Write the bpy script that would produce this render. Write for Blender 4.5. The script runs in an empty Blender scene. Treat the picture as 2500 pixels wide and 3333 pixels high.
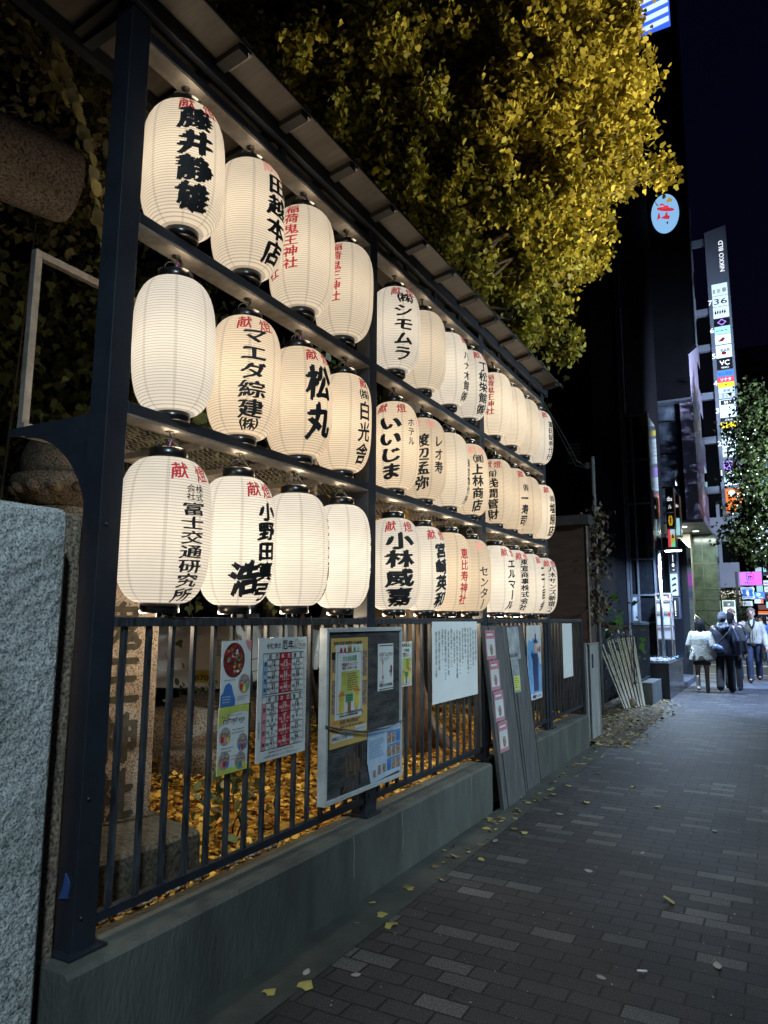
import bpy, bmesh, math, random
import numpy as np
from mathutils import Vector, Matrix
R = math.radians
rnd = random.Random(7)
sc = bpy.context.scene
COL = sc.collection

# ------------------------------------------------------------------ camera, sky, exposure
cam_d = bpy.data.cameras.new("camera")
cam_d.sensor_fit = 'AUTO'; cam_d.sensor_width = 36.0
cam_d.lens = 36.0 * 2300 / 3333
cam_d.clip_start = 0.05; cam_d.clip_end = 600
cam = bpy.data.objects.new("camera", cam_d); COL.objects.link(cam)
cam.matrix_world = (Matrix.Translation((0, 0, 1.55)) @ Matrix.Rotation(R(28.860), 4, 'Z')
                    @ Matrix.Rotation(R(98.550), 4, 'X') @ Matrix.Rotation(R(0.30), 4, 'Z'))
sc.camera = cam

W = bpy.data.worlds.new("World"); sc.world = W; W.use_nodes = True
wn = W.node_tree.nodes; wl = W.node_tree.links
bg = wn['Background']
sky = wn.new('ShaderNodeTexSky'); sky.sky_type = 'NISHITA'; sky.sun_disc = False
sky.sun_elevation = R(-3.2); sky.sun_rotation = R(200)
sky.altitude = 0; sky.air_density = 1.0; sky.dust_density = 0.3; sky.ozone_density = 4.0
wl.new(sky.outputs[0], bg.inputs[0]); bg.inputs[1].default_value = 0.12

sc.view_settings.view_transform = 'Standard'; sc.view_settings.look = 'None'
sc.view_settings.exposure = 0.0; sc.view_settings.gamma = 1.0
sc.cycles.use_light_tree = True
sc.cycles.max_bounces = 6; sc.cycles.diffuse_bounces = 3; sc.cycles.glossy_bounces = 3
sc.cycles.transmission_bounces = 4; sc.cycles.transparent_max_bounces = 8
sc.cycles.sample_clamp_indirect = 4.0
sc.cycles.caustics_reflective = False; sc.cycles.caustics_refractive = False

def lamp(name, kind, loc, power, color, radius=0.1, target=None, spot=60, parent=None, size=(.3, .1)):
    l = bpy.data.lights.new(name, kind); l.energy = power; l.color = color
    if kind == 'AREA':
        l.shape = 'RECTANGLE'; l.size, l.size_y = size
    else:
        l.shadow_soft_size = radius
    if kind == 'SPOT':
        l.spot_size = R(spot); l.spot_blend = 1.0 if spot == 66 else 0.6
    o = bpy.data.objects.new(name, l); COL.objects.link(o)
    pl = wloc(parent) if parent else Vector((0, 0, 0))
    if parent: o.parent = parent
    o.location = Vector(loc) - pl
    if target is not None:
        o.rotation_euler = (Vector(target) - Vector(loc)).to_track_quat('-Z', 'Y').to_euler()
    return o

# light levels of the lanterns and of the spill lamps added round them
P_INNER = 1.3      # bulb inside each paper lantern
E_PAPER = 0.73      # glow of the paper itself
P_SPILL_LOW = 6.5   # extra lamp under a lantern's foot, added to light the yard (bottom row)
P_SPILL = 0.7       # the same, upper rows
P_SPILL_TOP = 0.5   # extra lamp over the crown, added to light beam and roof
WARM = (1.0, 0.80, 0.55)
COOL = (0.70, 0.89, 1.0)

# ------------------------------------------------------------------ materials
MATS = {}
def M(name, col, rough=.6, metal=0.0, var=.25, scale=6.0, bump=0.0, bscale=80.0, spec=.5, emit=None, es=0.0,
      coat=0.0, col2=None, stretch=None, island=False, trans=0.0):
    if name in MATS: return MATS[name]
    m = bpy.data.materials.new(name); m.use_nodes = True; MATS[name] = m
    nt = m.node_tree; n = nt.nodes; L = nt.links; b = n['Principled BSDF']
    tc = n.new('ShaderNodeTexCoord'); src = tc.outputs['Object']
    if stretch:
        mp = n.new('ShaderNodeMapping'); mp.inputs['Scale'].default_value = stretch
        L.new(src, mp.inputs[0]); src = mp.outputs[0]
    nz = n.new('ShaderNodeTexNoise'); nz.inputs['Scale'].default_value = scale; nz.inputs['Detail'].default_value = 6
    nz.inputs['Roughness'].default_value = .65
    L.new(src, nz.inputs['Vector'])
    rp = n.new('ShaderNodeValToRGB'); rp.color_ramp.elements[0].position = .35; rp.color_ramp.elements[1].position = .68
    c = Vector(col[:3])
    lo = c * (1 - var); hi = Vector(col2) if col2 else Vector([min(1, x * (1 + var)) for x in c])
    rp.color_ramp.elements[0].color = (*lo, 1); rp.color_ramp.elements[1].color = (*hi, 1)
    fac = nz.outputs['Fac']
    if island:
        g = n.new('ShaderNodeNewGeometry'); mx = n.new('ShaderNodeMath'); mx.operation = 'ADD'
        mm = n.new('ShaderNodeMath'); mm.operation = 'MULTIPLY_ADD'
        mm.inputs[1].default_value = .55; mm.inputs[2].default_value = -.28
        L.new(g.outputs['Random Per Island'], mm.inputs[0]); L.new(mm.outputs[0], mx.inputs[0]); L.new(fac, mx.inputs[1])
        fac = mx.outputs[0]
    L.new(fac, rp.inputs[0]); L.new(rp.outputs[0], b.inputs['Base Color'])
    b.inputs['Roughness'].default_value = rough; b.inputs['Metallic'].default_value = metal
    b.inputs['Specular IOR Level'].default_value = spec
    if coat:
        b.inputs['Coat Weight'].default_value = coat; b.inputs['Coat Roughness'].default_value = .12
    if bump:
        nb = n.new('ShaderNodeTexNoise'); nb.inputs['Scale'].default_value = bscale; nb.inputs['Detail'].default_value = 5
        L.new(src, nb.inputs['Vector'])
        bp = n.new('ShaderNodeBump'); bp.inputs['Strength'].default_value = bump; bp.inputs['Distance'].default_value = .02
        L.new(nb.outputs['Fac'], bp.inputs['Height']); L.new(bp.outputs[0], b.inputs['Normal'])
    if emit:
        b.inputs['Emission Color'].default_value = (*emit, 1); b.inputs['Emission Strength'].default_value = es
    if trans:
        tr = n.new('ShaderNodeBsdfTranslucent'); L.new(rp.outputs[0], tr.inputs[0])
        ms = n.new('ShaderNodeMixShader'); ms.inputs[0].default_value = trans
        L.new(b.outputs[0], ms.inputs[1]); L.new(tr.outputs[0], ms.inputs[2])
        L.new(ms.outputs[0], n['Material Output'].inputs[0])
    return m

def glow(name, col, s):     # a lit sign face
    return M(name, [min(.8, c) for c in col], .35, emit=col, es=s, var=.08)

def granite(name, base, dark, light, scale=90, bump=.5):
    m = bpy.data.materials.new(name); m.use_nodes = True
    nt = m.node_tree; n = nt.nodes; L = nt.links; b = n['Principled BSDF']
    tc = n.new('ShaderNodeTexCoord')
    v = n.new('ShaderNodeTexNoise'); v.inputs['Scale'].default_value = scale; v.inputs['Detail'].default_value = 3
    r = n.new('ShaderNodeValToRGB'); e = r.color_ramp.elements
    e[0].position = .36; e[0].color = (*dark, 1); e[1].position = .66; e[1].color = (*light, 1)
    k = e.new(.47); k.color = (*base, 1)
    big = n.new('ShaderNodeTexNoise'); big.inputs['Scale'].default_value = 3.5; big.inputs['Detail'].default_value = 6
    r2 = n.new('ShaderNodeValToRGB'); r2.color_ramp.elements[0].position = .35; r2.color_ramp.elements[0].color = (.55, .57, .55, 1)
    r2.color_ramp.elements[1].position = .6
    mx = n.new('ShaderNodeMix'); mx.data_type = 'RGBA'; mx.blend_type = 'MULTIPLY'; mx.inputs[0].default_value = .8
    for t in (v, big): L.new(tc.outputs['Object'], t.inputs['Vector'])
    L.new(v.outputs['Fac'], r.inputs[0]); L.new(big.outputs['Fac'], r2.inputs[0])
    L.new(r.outputs[0], mx.inputs[6]); L.new(r2.outputs[0], mx.inputs[7]); L.new(mx.outputs[2], b.inputs['Base Color'])
    b.inputs['Roughness'].default_value = .75
    b1 = n.new('ShaderNodeTexNoise'); b1.inputs['Scale'].default_value = 26; b1.inputs['Detail'].default_value = 8
    L.new(tc.outputs['Object'], b1.inputs['Vector'])
    bp = n.new('ShaderNodeBump'); bp.inputs['Strength'].default_value = bump; bp.inputs['Distance'].default_value = .03
    L.new(b1.outputs['Fac'], bp.inputs['Height']); L.new(bp.outputs[0], b.inputs['Normal'])
    MATS[name] = m; return m

def paper(name, col, warm_s):
    """lantern paper: thin ribs round it, glued seams down it, lit by the bulb inside and glowing"""
    m = bpy.data.materials.new(name); m.use_nodes = True; MATS[name] = m
    nt = m.node_tree; n = nt.nodes; L = nt.links
    n.remove(n['Principled BSDF']); out = n['Material Output']
    tc = n.new('ShaderNodeTexCoord'); sp = n.new('ShaderNodeSeparateXYZ'); L.new(tc.outputs['Object'], sp.inputs[0])
    def math_(op, a, b=None):
        q = n.new('ShaderNodeMath'); q.operation = op
        for i, x in enumerate((a, b)):
            if x is None: continue
            if isinstance(x, (int, float)): q.inputs[i].default_value = x
            else: L.new(x, q.inputs[i])
        return q.outputs[0]
    rib = math_('FRACT', math_('DIVIDE', sp.outputs['Z'], .0122))
    ribm = math_('LESS_THAN', rib, .27)
    ang = math_('ARCTAN2', sp.outputs['Y'], sp.outputs['X'])
    seam = math_('FRACT', math_('MULTIPLY', ang, 8 / (2 * math.pi)))
    seamm = math_('LESS_THAN', seam, .10)
    nz = n.new('ShaderNodeTexNoise'); nz.inputs['Scale'].default_value = 5; nz.inputs['Detail'].default_value = 5
    L.new(tc.outputs['Object'], nz.inputs['Vector'])
    oi = n.new('ShaderNodeObjectInfo')
    lvl = math_('MULTIPLY_ADD', oi.outputs['Random'], .22); lvl.node.inputs[2].default_value = .86
    f = math_('SUBTRACT', 1.0, math_('MULTIPLY', ribm, .38))
    f = math_('MULTIPLY', f, math_('SUBTRACT', 1.0, math_('MULTIPLY', seamm, .17)))
    f = math_('MULTIPLY', f, math_('MULTIPLY_ADD', nz.outputs['Fac'], .16)); f.node.inputs[1].node.inputs[2].default_value = .92
    f = math_('MULTIPLY', f, lvl)
    cm = n.new('ShaderNodeMix'); cm.data_type = 'RGBA'; cm.blend_type = 'MULTIPLY'; cm.inputs[0].default_value = 1
    cm.inputs[6].default_value = (*col, 1); cr = n.new('ShaderNodeCombineColor')
    for i in range(3): L.new(f, cr.inputs[i])
    L.new(cr.outputs[0], cm.inputs[7])
    em = n.new('ShaderNodeEmission'); L.new(cm.outputs[2], em.inputs[0]); em.inputs[1].default_value = E_PAPER * warm_s
    tr = n.new('ShaderNodeBsdfTranslucent'); L.new(cm.outputs[2], tr.inputs[0])
    df = n.new('ShaderNodeBsdfDiffuse'); L.new(cm.outputs[2], df.inputs[0])
    mx = n.new('ShaderNodeMixShader'); mx.inputs[0].default_value = .3
    L.new(tr.outputs[0], mx.inputs[1]); L.new(df.outputs[0], mx.inputs[2])
    ad = n.new('ShaderNodeAddShader'); L.new(em.outputs[0], ad.inputs[0]); L.new(mx.outputs[0], ad.inputs[1])
    L.new(ad.outputs[0], out.inputs[0])
    return m

def pavers():
    m = bpy.data.materials.new("brick_paving"); m.use_nodes = True; MATS["brick_paving"] = m
    nt = m.node_tree; n = nt.nodes; L = nt.links; b = n['Principled BSDF']
    tc = n.new('ShaderNodeTexCoord')
    wob = n.new('ShaderNodeTexNoise'); wob.inputs['Scale'].default_value = 2.5
    L.new(tc.outputs['Object'], wob.inputs['Vector'])
    va = n.new('ShaderNodeVectorMath'); va.operation = 'MULTIPLY_ADD'; va.inputs[1].default_value = (.012, .012, 0)
    L.new(wob.outputs['Color'], va.inputs[0]); L.new(tc.outputs['Object'], va.inputs[2])
    br = n.new('ShaderNodeTexBrick'); L.new(va.outputs[0], br.inputs['Vector'])
    br.inputs['Scale'].default_value = 1.0; br.inputs['Brick Width'].default_value = .215; br.inputs['Row Height'].default_value = .108
    br.inputs['Mortar Size'].default_value = .0055; br.inputs['Mortar Smooth'].default_value = .35; br.offset = .5
    br.inputs['Color1'].default_value = (0, 0, 0, 1); br.inputs['Color2'].default_value = (1, 1, 1, 1); br.inputs['Mortar'].default_value = (.3, .3, .3, 1)
    rp = n.new('ShaderNodeValToRGB'); e = rp.color_ramp.elements; rp.color_ramp.interpolation = 'LINEAR'
    e[0].position = 0; e[0].color = (.023, .022, .023, 1); e[1].position = 1; e[1].color = (.075, .073, .070, 1)
    k = e.new(.5); k.color = (.028, .0265, .0275, 1); k = e.new(.80); k.color = (.036, .034, .034, 1); k = e.new(.87); k.color = (.060, .058, .056, 1)
    L.new(br.outputs['Color'], rp.inputs[0])
    gn = n.new('ShaderNodeTexNoise'); gn.inputs['Scale'].default_value = 130; gn.inputs['Detail'].default_value = 3
    L.new(tc.outputs['Object'], gn.inputs['Vector'])
    gr = n.new('ShaderNodeValToRGB'); gr.color_ramp.elements[0].position = .36; gr.color_ramp.elements[0].color = (.45, .45, .45, 1)
    gr.color_ramp.elements[1].position = .68; gr.color_ramp.elements[1].color = (2.1, 2.1, 2.1, 1)
    L.new(gn.outputs['Fac'], gr.inputs[0])
    ln = n.new('ShaderNodeTexNoise'); ln.inputs['Scale'].default_value = .9; ln.inputs['Detail'].default_value = 6
    L.new(tc.outputs['Object'], ln.inputs['Vector'])
    lr = n.new('ShaderNodeValToRGB'); lr.color_ramp.elements[0].position = .35; lr.color_ramp.elements[0].color = (.58, .58, .58, 1)
    lr.color_ramp.elements[1].position = .65; lr.color_ramp.elements[1].color = (1.3, 1.3, 1.32, 1)
    L.new(ln.outputs['Fac'], lr.inputs[0])
    def mul(a, c):
        x = n.new('ShaderNodeMix'); x.data_type = 'RGBA'; x.blend_type = 'MULTIPLY'; x.inputs[0].default_value = 1
        L.new(a, x.inputs[6]); L.new(c, x.inputs[7]); return x.outputs[2]
    c = mul(mul(rp.outputs[0], gr.outputs[0]), lr.outputs[0])
    mo = n.new('ShaderNodeMix'); mo.data_type = 'RGBA'; mo.inputs[7].default_value = (.007, .007, .0075, 1)
    mf = n.new('ShaderNodeMath'); mf.operation = 'MULTIPLY'; mf.inputs[1].default_value = .95
    L.new(br.outputs['Fac'], mf.inputs[0]); L.new(mf.outputs[0], mo.inputs[0]); L.new(c, mo.inputs[6])
    L.new(mo.outputs[2], b.inputs['Base Color'])
    b.inputs['Roughness'].default_value = .62; b.inputs['Specular IOR Level'].default_value = .4
    hm = n.new('ShaderNodeMath'); hm.operation = 'MULTIPLY_ADD'; hm.inputs[1].default_value = -1.0
    L.new(br.outputs['Fac'], hm.inputs[0]); g2 = n.new('ShaderNodeMath'); g2.operation = 'MULTIPLY'; g2.inputs[1].default_value = .8
    L.new(gn.outputs['Fac'], g2.inputs[0]); L.new(g2.outputs[0], hm.inputs[2])
    bp = n.new('ShaderNodeBump'); bp.inputs['Strength'].default_value = .7; bp.inputs['Distance'].default_value = .006
    L.new(hm.outputs[0], bp.inputs['Height']); L.new(bp.outputs[0], b.inputs['Normal'])
    return m

# ------------------------------------------------------------------ object helpers
def tag(o, label=None, cat=None, group=None, kind=None):
    if label: o['label'] = label
    if cat: o['category'] = cat
    if group: o['group'] = group
    if kind: o['kind'] = kind
    return o
def wloc(o):
    v = Vector((0, 0, 0))
    while o: v = v + o.location; o = o.parent
    return v
def thing(name, label, cat, loc=(0, 0, 0), group=None):
    o = bpy.data.objects.new(name, None); COL.objects.link(o); o.location = loc; o.empty_display_size = .2
    return tag(o, label, cat, group)

class MB:
    def __init__(s): s.v = []; s.f = []; s.m = []; s.sm = []
    def add(s, vs, fs, mi=0, smooth=False):
        k = len(s.v); s.v += [tuple(x) for x in vs]
        for f in fs: s.f.append(tuple(i + k for i in f)); s.m.append(mi); s.sm.append(smooth)
        return s
    def box(s, x0, x1, y0, y1, z0, z1, mi=0):
        return s.add([(x0, y0, z0), (x1, y0, z0), (x1, y1, z0), (x0, y1, z0), (x0, y0, z1), (x1, y0, z1), (x1, y1, z1), (x0, y1, z1)],
              [(0, 3, 2, 1), (4, 5, 6, 7), (0, 1, 5, 4), (1, 2, 6, 5), (2, 3, 7, 6), (3, 0, 4, 7)], mi)
    def obox(s, c, ax, ay, az, mi=0):     # half axes as vectors
        c, ax, ay, az = map(Vector, (c, ax, ay, az)); vs = []
        for dz in (-1, 1):
            for a, b in ((-1, -1), (1, -1), (1, 1), (-1, 1)): vs.append(c + ax * a + ay * b + az * dz)
        return s.add(vs, [(0, 3, 2, 1), (4, 5, 6, 7), (0, 1, 5, 4), (1, 2, 6, 5), (2, 3, 7, 6), (3, 0, 4, 7)], mi)
    def bar(s, p, q, w, t, mi=0, up=(0, 0, 1)):
        p, q = Vector(p), Vector(q); d = (q - p); l = d.length; d.normalize()
        a = d.cross(Vector(up))
        if a.length < 1e-4: a = d.cross(Vector((1, 0, 0)))
        a.normalize(); b = a.cross(d).normalized()
        return s.obox((p + q) / 2, a * w / 2, b * t / 2, d * l / 2, mi)
    def tube(s, pts, r, seg=8, mi=0, cap=True):
        pts = [Vector(p) for p in pts]; n = len(pts); rs = r if isinstance(r, (list, tuple)) else [r] * n
        vs = []; fs = []; ref = None
        for i, p in enumerate(pts):
            d = (pts[min(i + 1, n - 1)] - pts[max(i - 1, 0)]).normalized()
            if ref is None:
                ref = Vector((0, 0, 1)) if abs(d.z) < .9 else Vector((1, 0, 0))
            a = (ref - d * ref.dot(d)).normalized(); b = d.cross(a); ref = a
            for k in range(seg):
                t = 2 * math.pi * k / seg; vs.append(p + (a * math.cos(t) + b * math.sin(t)) * rs[i])
        for i in range(n - 1):
            for k in range(seg):
                k2 = (k + 1) % seg; fs.append((i * seg + k, i * seg + k2, (i + 1) * seg + k2, (i + 1) * seg + k))
        s.add(vs, fs, mi, True)
        if cap: 
            k = len(s.v) - len(vs)
            s.f.append(tuple(k + i for i in reversed(range(seg)))); s.m.append(mi); s.sm.append(False)
            s.f.append(tuple(k + (n - 1) * seg + i for i in range(seg))); s.m.append(mi); s.sm.append(False)
        return s
    def lathe(s, c, prof, seg=24, mi=0, smooth=True, sx=1, sy=1):
        cx, cy, cz = c; vs = []; fs = []; n = len(prof)
        for r, z in prof:
            for k in range(seg):
                t = 2 * math.pi * k / seg; vs.append((cx + r * sx * math.cos(t), cy + r * sy * math.sin(t), cz + z))
        for i in range(n - 1):
            for k in range(seg):
                k2 = (k + 1) % seg; fs.append((i * seg + k, i * seg + k2, (i + 1) * seg + k2, (i + 1) * seg + k))
        return s.add(vs, fs, mi, smooth)
    def ball(s, c, r, seg=12, mi=0, sx=1, sy=1, sz=1):
        n = max(4, seg // 2)
        return s.lathe(c, [(max(r * math.sin(math.pi * i / n), 1e-4), -r * sz * math.cos(math.pi * i / n)) for i in range(n + 1)], seg, mi, True, sx, sy)
    def prism(s, poly, o, u, w, t, mi=0):  # 2-D outline on axes u,w at o, thickness vector t
        o, u, w, t = map(Vector, (o, u, w, t)); n = len(poly)
        a = [o + u * x + w * y for x, y in poly]; b = [p + t for p in a]
        return s.add(a + b, [tuple(reversed(range(n))), tuple(range(n, 2 * n))] + [(i, (i + 1) % n, n + (i + 1) % n, n + i) for i in range(n)], mi)
    def build(s, name, mats, parent=None, bevel=0, loc=None):
        off = wloc(parent) if parent else Vector(loc or (0, 0, 0))
        me = bpy.data.meshes.new(name)
        me.from_pydata([tuple(Vector(v) - off) for v in s.v], [], s.f)
        for m in (mats if isinstance(mats, (list, tuple)) else [mats]): me.materials.append(m)
        me.polygons.foreach_set('material_index', s.m); me.polygons.foreach_set('use_smooth', s.sm); me.update()
        o = bpy.data.objects.new(name, me); COL.objects.link(o)
        if parent: o.parent = parent
        else: o.location = off
        if bevel:
            b = o.modifiers.new('bevel', 'BEVEL'); b.width = bevel; b.segments = 2; b.limit_method = 'ANGLE'
        return o

GC = {}
def glyph(s, off=0.0):
    k = (s, off)
    if k not in GC:
        cu = bpy.data.curves.new('t', 'FONT'); cu.body = s; cu.resolution_u = 3
        o = bpy.data.objects.new('t', cu); me = bpy.data.meshes.new_from_object(o)
        v0 = [tuple(v.co[:2]) for v in me.vertices]; f0 = [tuple(p.vertices) for p in me.polygons]; n = len(v0); vs = []; fs = []
        sh = [(0, 0)] if off <= 0 else [(0, 0), (off * .8, .25 * off), (-off * .8, -.25 * off), (.2 * off, off * .55), (-.2 * off, -off * .55)]
        for q, (dx, dy) in enumerate(sh):      # a loaded brush: the stroke laid down again a little to each side
            vs += [(x + dx, y + dy, q) for x, y in v0]; fs += [tuple(i + q * n for i in f) for f in f0]
        GC[k] = (vs, fs)
        bpy.data.meshes.remove(me); bpy.data.objects.remove(o); bpy.data.curves.remove(cu)
    return GC[k]

class Panel:
    """flat sheet with printing: u to the right, v up, layers a hair apart"""
    def __init__(s, o, u, v, n, mb=None):
        s.o, s.u, s.v, s.n = map(Vector, (o, u, v, n)); s.mb = mb or MB(); s.mats = []
        s.st = .0009
    def mi(s, m):
        if m not in s.mats: s.mats.append(m)
        return s.mats.index(m)
    def P(s, a, b, l): return s.o + s.u * a + s.v * b + s.n * (s.st * l)
    def rect(s, a, b, c, d, m, l=1):
        s.mb.add([s.P(a, b, l), s.P(c, b, l), s.P(c, d, l), s.P(a, d, l)], [(0, 1, 2, 3)], s.mi(m)); return s
    def poly(s, pts, m, l=1):
        s.mb.add([s.P(a, b, l) for a, b in pts], [tuple(range(len(pts)))], s.mi(m)); return s
    def disc(s, a, b, rx, ry, m, l=1, n=20, a0=0, a1=360):
        return s.poly([(a + rx * math.cos(R(a0 + (a1 - a0) * i / n)), b + ry * math.sin(R(a0 + (a1 - a0) * i / n))) for i in range(n)], m, l)
    def frame(s, a, b, c, d, w, m, l=1):
        s.rect(a, b, c, b + w, m, l); s.rect(a, d - w, c, d, m, l); s.rect(a, b + w, a + w, d - w, m, l); s.rect(c - w, b + w, c, d - w, m, l); return s
    def text(s, t, a, b, h, m, l=2, w=None, align='l', bold=0.0, rot=0):
        vs, fs = glyph(t, bold)
        if not vs: return s
        x0 = min(p[0] for p in vs); x1 = max(p[0] for p in vs)
        kx = h if w is None else w / (x1 - x0)
        sh = -x0 * kx
        tw = (x1 - x0) * kx
        if align == 'c': sh -= tw / 2
        if align == 'r': sh -= tw
        ca, sa = math.cos(R(rot)), math.sin(R(rot))
        out = []
        for x, y, q in vs:
            X = x * kx + sh; Y = y * h
            out.append(s.P(a + X * ca - Y * sa, b + X * sa + Y * ca, l + q * .12))
        s.mb.add(out, fs, s.mi(m)); return s
    def vtext(s, t, a, b, h, m, l=2, w=None, bold=0.0, gap=1.0):
        for i, ch in enumerate(t):
            vs, fs = glyph(ch, bold); kx = w or h
            s.mb.add([s.P(a + (x - .5) * kx, b - h * gap * (i + 1) + (y + .12) * h, l + q * .12) for x, y, q in vs], fs, s.mi(m))
        return s
    def lines(s, a, b, c, n, pitch, th, m, l=2, ragged=.3):
        for i in range(n):
            e = c - rnd.random() * ragged * (c - a); x = a
            while x < e:
                x2 = min(e, x + th * rnd.uniform(1.2, 4)); s.rect(x, b - i * pitch - th, x2, b - i * pitch, m, l); x = x2 + th * .6
        return s
    def build(s, name, parent=None, back=True): return s.mb.build(name, s.mats, parent, loc=None if parent else s.o)

def stuffmesh(name, V, F, mats, mi=None, parent=None):
    off = wloc(parent) if parent else Vector((0, 0, 0))
    V = np.asarray(V, dtype=np.float32).reshape(-1, 3) - np.array(off, dtype=np.float32)
    F = np.asarray(F, dtype=np.int32); nf, k = F.shape
    me = bpy.data.meshes.new(name); me.vertices.add(len(V)); me.vertices.foreach_set('co', V.ravel())
    me.loops.add(nf * k); me.loops.foreach_set('vertex_index', F.ravel())
    me.polygons.add(nf); me.polygons.foreach_set('loop_start', np.arange(nf, dtype=np.int32) * k)
    if mi is not None: me.polygons.foreach_set('material_index', np.asarray(mi, dtype=np.int32))
    for m in mats: me.materials.append(m)
    me.update(calc_edges=True)
    o = bpy.data.objects.new(name, me); COL.objects.link(o)
    if parent: o.parent = parent
    return o

FAN = np.array([(0, 0, 0), (.50, .50, .10), (.33, .86, .04), (.05, .78, -.04), (-.05, .78, -.04), (-.33, .86, .04), (-.50, .50, .10)])
OVAL = np.array([(0, 0, 0), (.22, .25, .05), (.27, .55, .05), (.14, .85, .0), (0, 1.0, -.06), (-.14, .85, .0), (-.27, .55, .05), (-.22, .25, .05)])
IVY = np.array([(0, 0, 0), (.30, -.02, .05), (.46, .32, .0), (.22, .48, .04), (0, 1.0, -.08), (-.22, .48, .04), (-.46, .32, .0), (-.30, -.02, .05)])
def leaf_arrays(pos, size, shape, rng, hang=.5, flat=0.0):
    """one polygon per leaf, random attitude; hang pulls tips down, flat lays them on the ground"""
    n = len(pos); k = len(shape)
    d = rng.normal(size=(n, 3)); d[:, 2] -= hang * 1.6
    if flat: d[:, 2] *= (1 - flat)
    d /= np.linalg.norm(d, axis=1)[:, None]
    a = rng.normal(size=(n, 3))
    if flat: a = np.cross(np.tile((0, 0, 1.), (n, 1)), d) + rng.normal(size=(n, 3)) * .25
    a -= d * np.sum(a * d, axis=1)[:, None]; a /= np.linalg.norm(a, axis=1)[:, None]
    c = np.cross(a, d)
    sz = size * rng.uniform(.65, 1.3, n)
    curl = rng.uniform(.3, 1.8, n)
    V = (pos[:, None, :] + sz[:, None, None] * (shape[None, :, 0:1] * a[:, None, :] + shape[None, :, 1:2] * d[:, None, :]
         + shape[None, :, 2:3] * c[:, None, :] * curl[:, None, None]))
    F = np.arange(n * k).reshape(n, k)
    return V.reshape(-1, 3), F
def in_blob(rng, c, r, n, shell=.35):
    d = rng.normal(size=(n, 3)); d /= np.linalg.norm(d, axis=1)[:, None]
    rad = rng.uniform(0, 1, n) ** shell
    return np.array(c) + d * rad[:, None] * np.array(r)

# ------------------------------------------------------------------ shared materials
black_paint = M('black_painted_steel', (.014, .018, .026), .42, var=.3, scale=9, bump=.08, bscale=40)
rack_paint = M('dark_grey_painted_steel', (.012, .016, .024), .5, var=.25, scale=5, bump=.05, bscale=30)
worn_paint = M('worn_black_paint', (.006, .008, .013), .5, var=.2, scale=14, col2=(.055, .065, .075), stretch=(3, 3, .5))
galv = M('galvanised_steel', (.30, .27, .24), .5, .5, var=.3, scale=12)
roofsheet = M('bronze_roof_sheet', (.105, .088, .070), .5, .0, var=.2, scale=4, stretch=(1, 6, 1))
lacquer = M('black_lacquer', (.006, .006, .007), .3, spec=.5, coat=.15, var=.2)
ink = M('black_ink', (.007, .007, .008), .75, var=.4, scale=60)
redink = M('red_ink', (.42, .008, .02), .6, var=.15, emit=(.75, .012, .03), es=.24)
fadedink = M('faded_red_ink', (.75, .28, .22), .6, var=.1, emit=(.9, .42, .32), es=.42)
rubber = M('black_rubber', (.012, .012, .012), .6)
concrete = M('mossy_concrete', (.062, .070, .064), .85, var=.35, scale=2.6, bump=.35, bscale=55, col2=(.088, .098, .089), stretch=(1, 1.2, .45))
white_sheet = M('white_poster_paper', (.62, .66, .66), .5, var=.05, scale=3)
gloss_white = M('laminated_white', (.60, .64, .64), .12, var=.06, scale=4, bump=.5, bscale=9, coat=.6)
p_black = M('print_black', (.02, .02, .022), .5)
p_red = M('print_red', (.42, .02, .03), .4, var=.08)
p_pink = M('print_pink', (.62, .25, .28), .4)
p_blue = M('print_blue', (.05, .16, .42), .35)
p_lblue = M('print_light_blue', (.26, .45, .66), .35)
p_yel = M('print_yellow', (.62, .52, .08), .4)
p_lime = M('print_lime', (.48, .55, .12), .4)
p_ochre = M('print_ochre', (.55, .38, .12), .4, var=.08)
p_green = M('print_green', (.10, .32, .14), .4)
p_orange = M('print_orange', (.62, .25, .07), .4)
p_brown = M('print_brown', (.24, .12, .06), .4)
p_grey = M('print_grey', (.28, .29, .30), .4)
p_skin = M('print_skin', (.48, .28, .19), .4)

# ------------------------------------------------------------------ the setting
pave_m = pavers()
MB().add([(-2.05, -14, 0), (3.0, -14, 0), (3.0, 18.6, 0), (-2.05, 18.6, 0)], [(0, 1, 2, 3)]).build('pavement', pave_m)['kind'] = 'structure'
slabs = M('far_pavement_slabs', (.10, .105, .115), .55, var=.3, scale=1.2, bump=.25, bscale=40)
MB().add([(-2.05, 18.6, .0), (3.0, 18.6, .0), (3.0, 22.4, .0), (-2.05, 22.4, .0)], [(0, 1, 2, 3)]).build('far_pavement', slabs)['kind'] = 'structure'
asph = M('asphalt', (.05, .052, .052), .7, var=.3, scale=2, bump=.4, bscale=150)
o = MB().add([(-60, -60, -.12), (60, -60, -.12), (60, 260, -.12), (-60, 260, -.12)], [(0, 1, 2, 3)]).build('ground', asph); o['kind'] = 'structure'
mb = MB(); mb.add([(-2.3, 22.4, -.02), (14, 22.4, -.02), (14, 29.5, -.02), (-2.3, 29.5, -.02)], [(0, 1, 2, 3)])
mb.build('side_road', M('side_road_asphalt', (.055, .068, .06), .55, var=.25, scale=3, bump=.3, bscale=120))['kind'] = 'structure'
wl_m = M('road_paint', (.7, .7, .7), .6, var=.15, scale=9)
mb = MB()
for y in (23.2, 27.9): mb.add([(-2.2, y, -.014), (6, y, -.014), (6, y + .22, -.014), (-2.2, y + .22, -.014)], [(0, 1, 2, 3)])
mb.build('road_markings', wl_m)['kind'] = 'structure'
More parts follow.
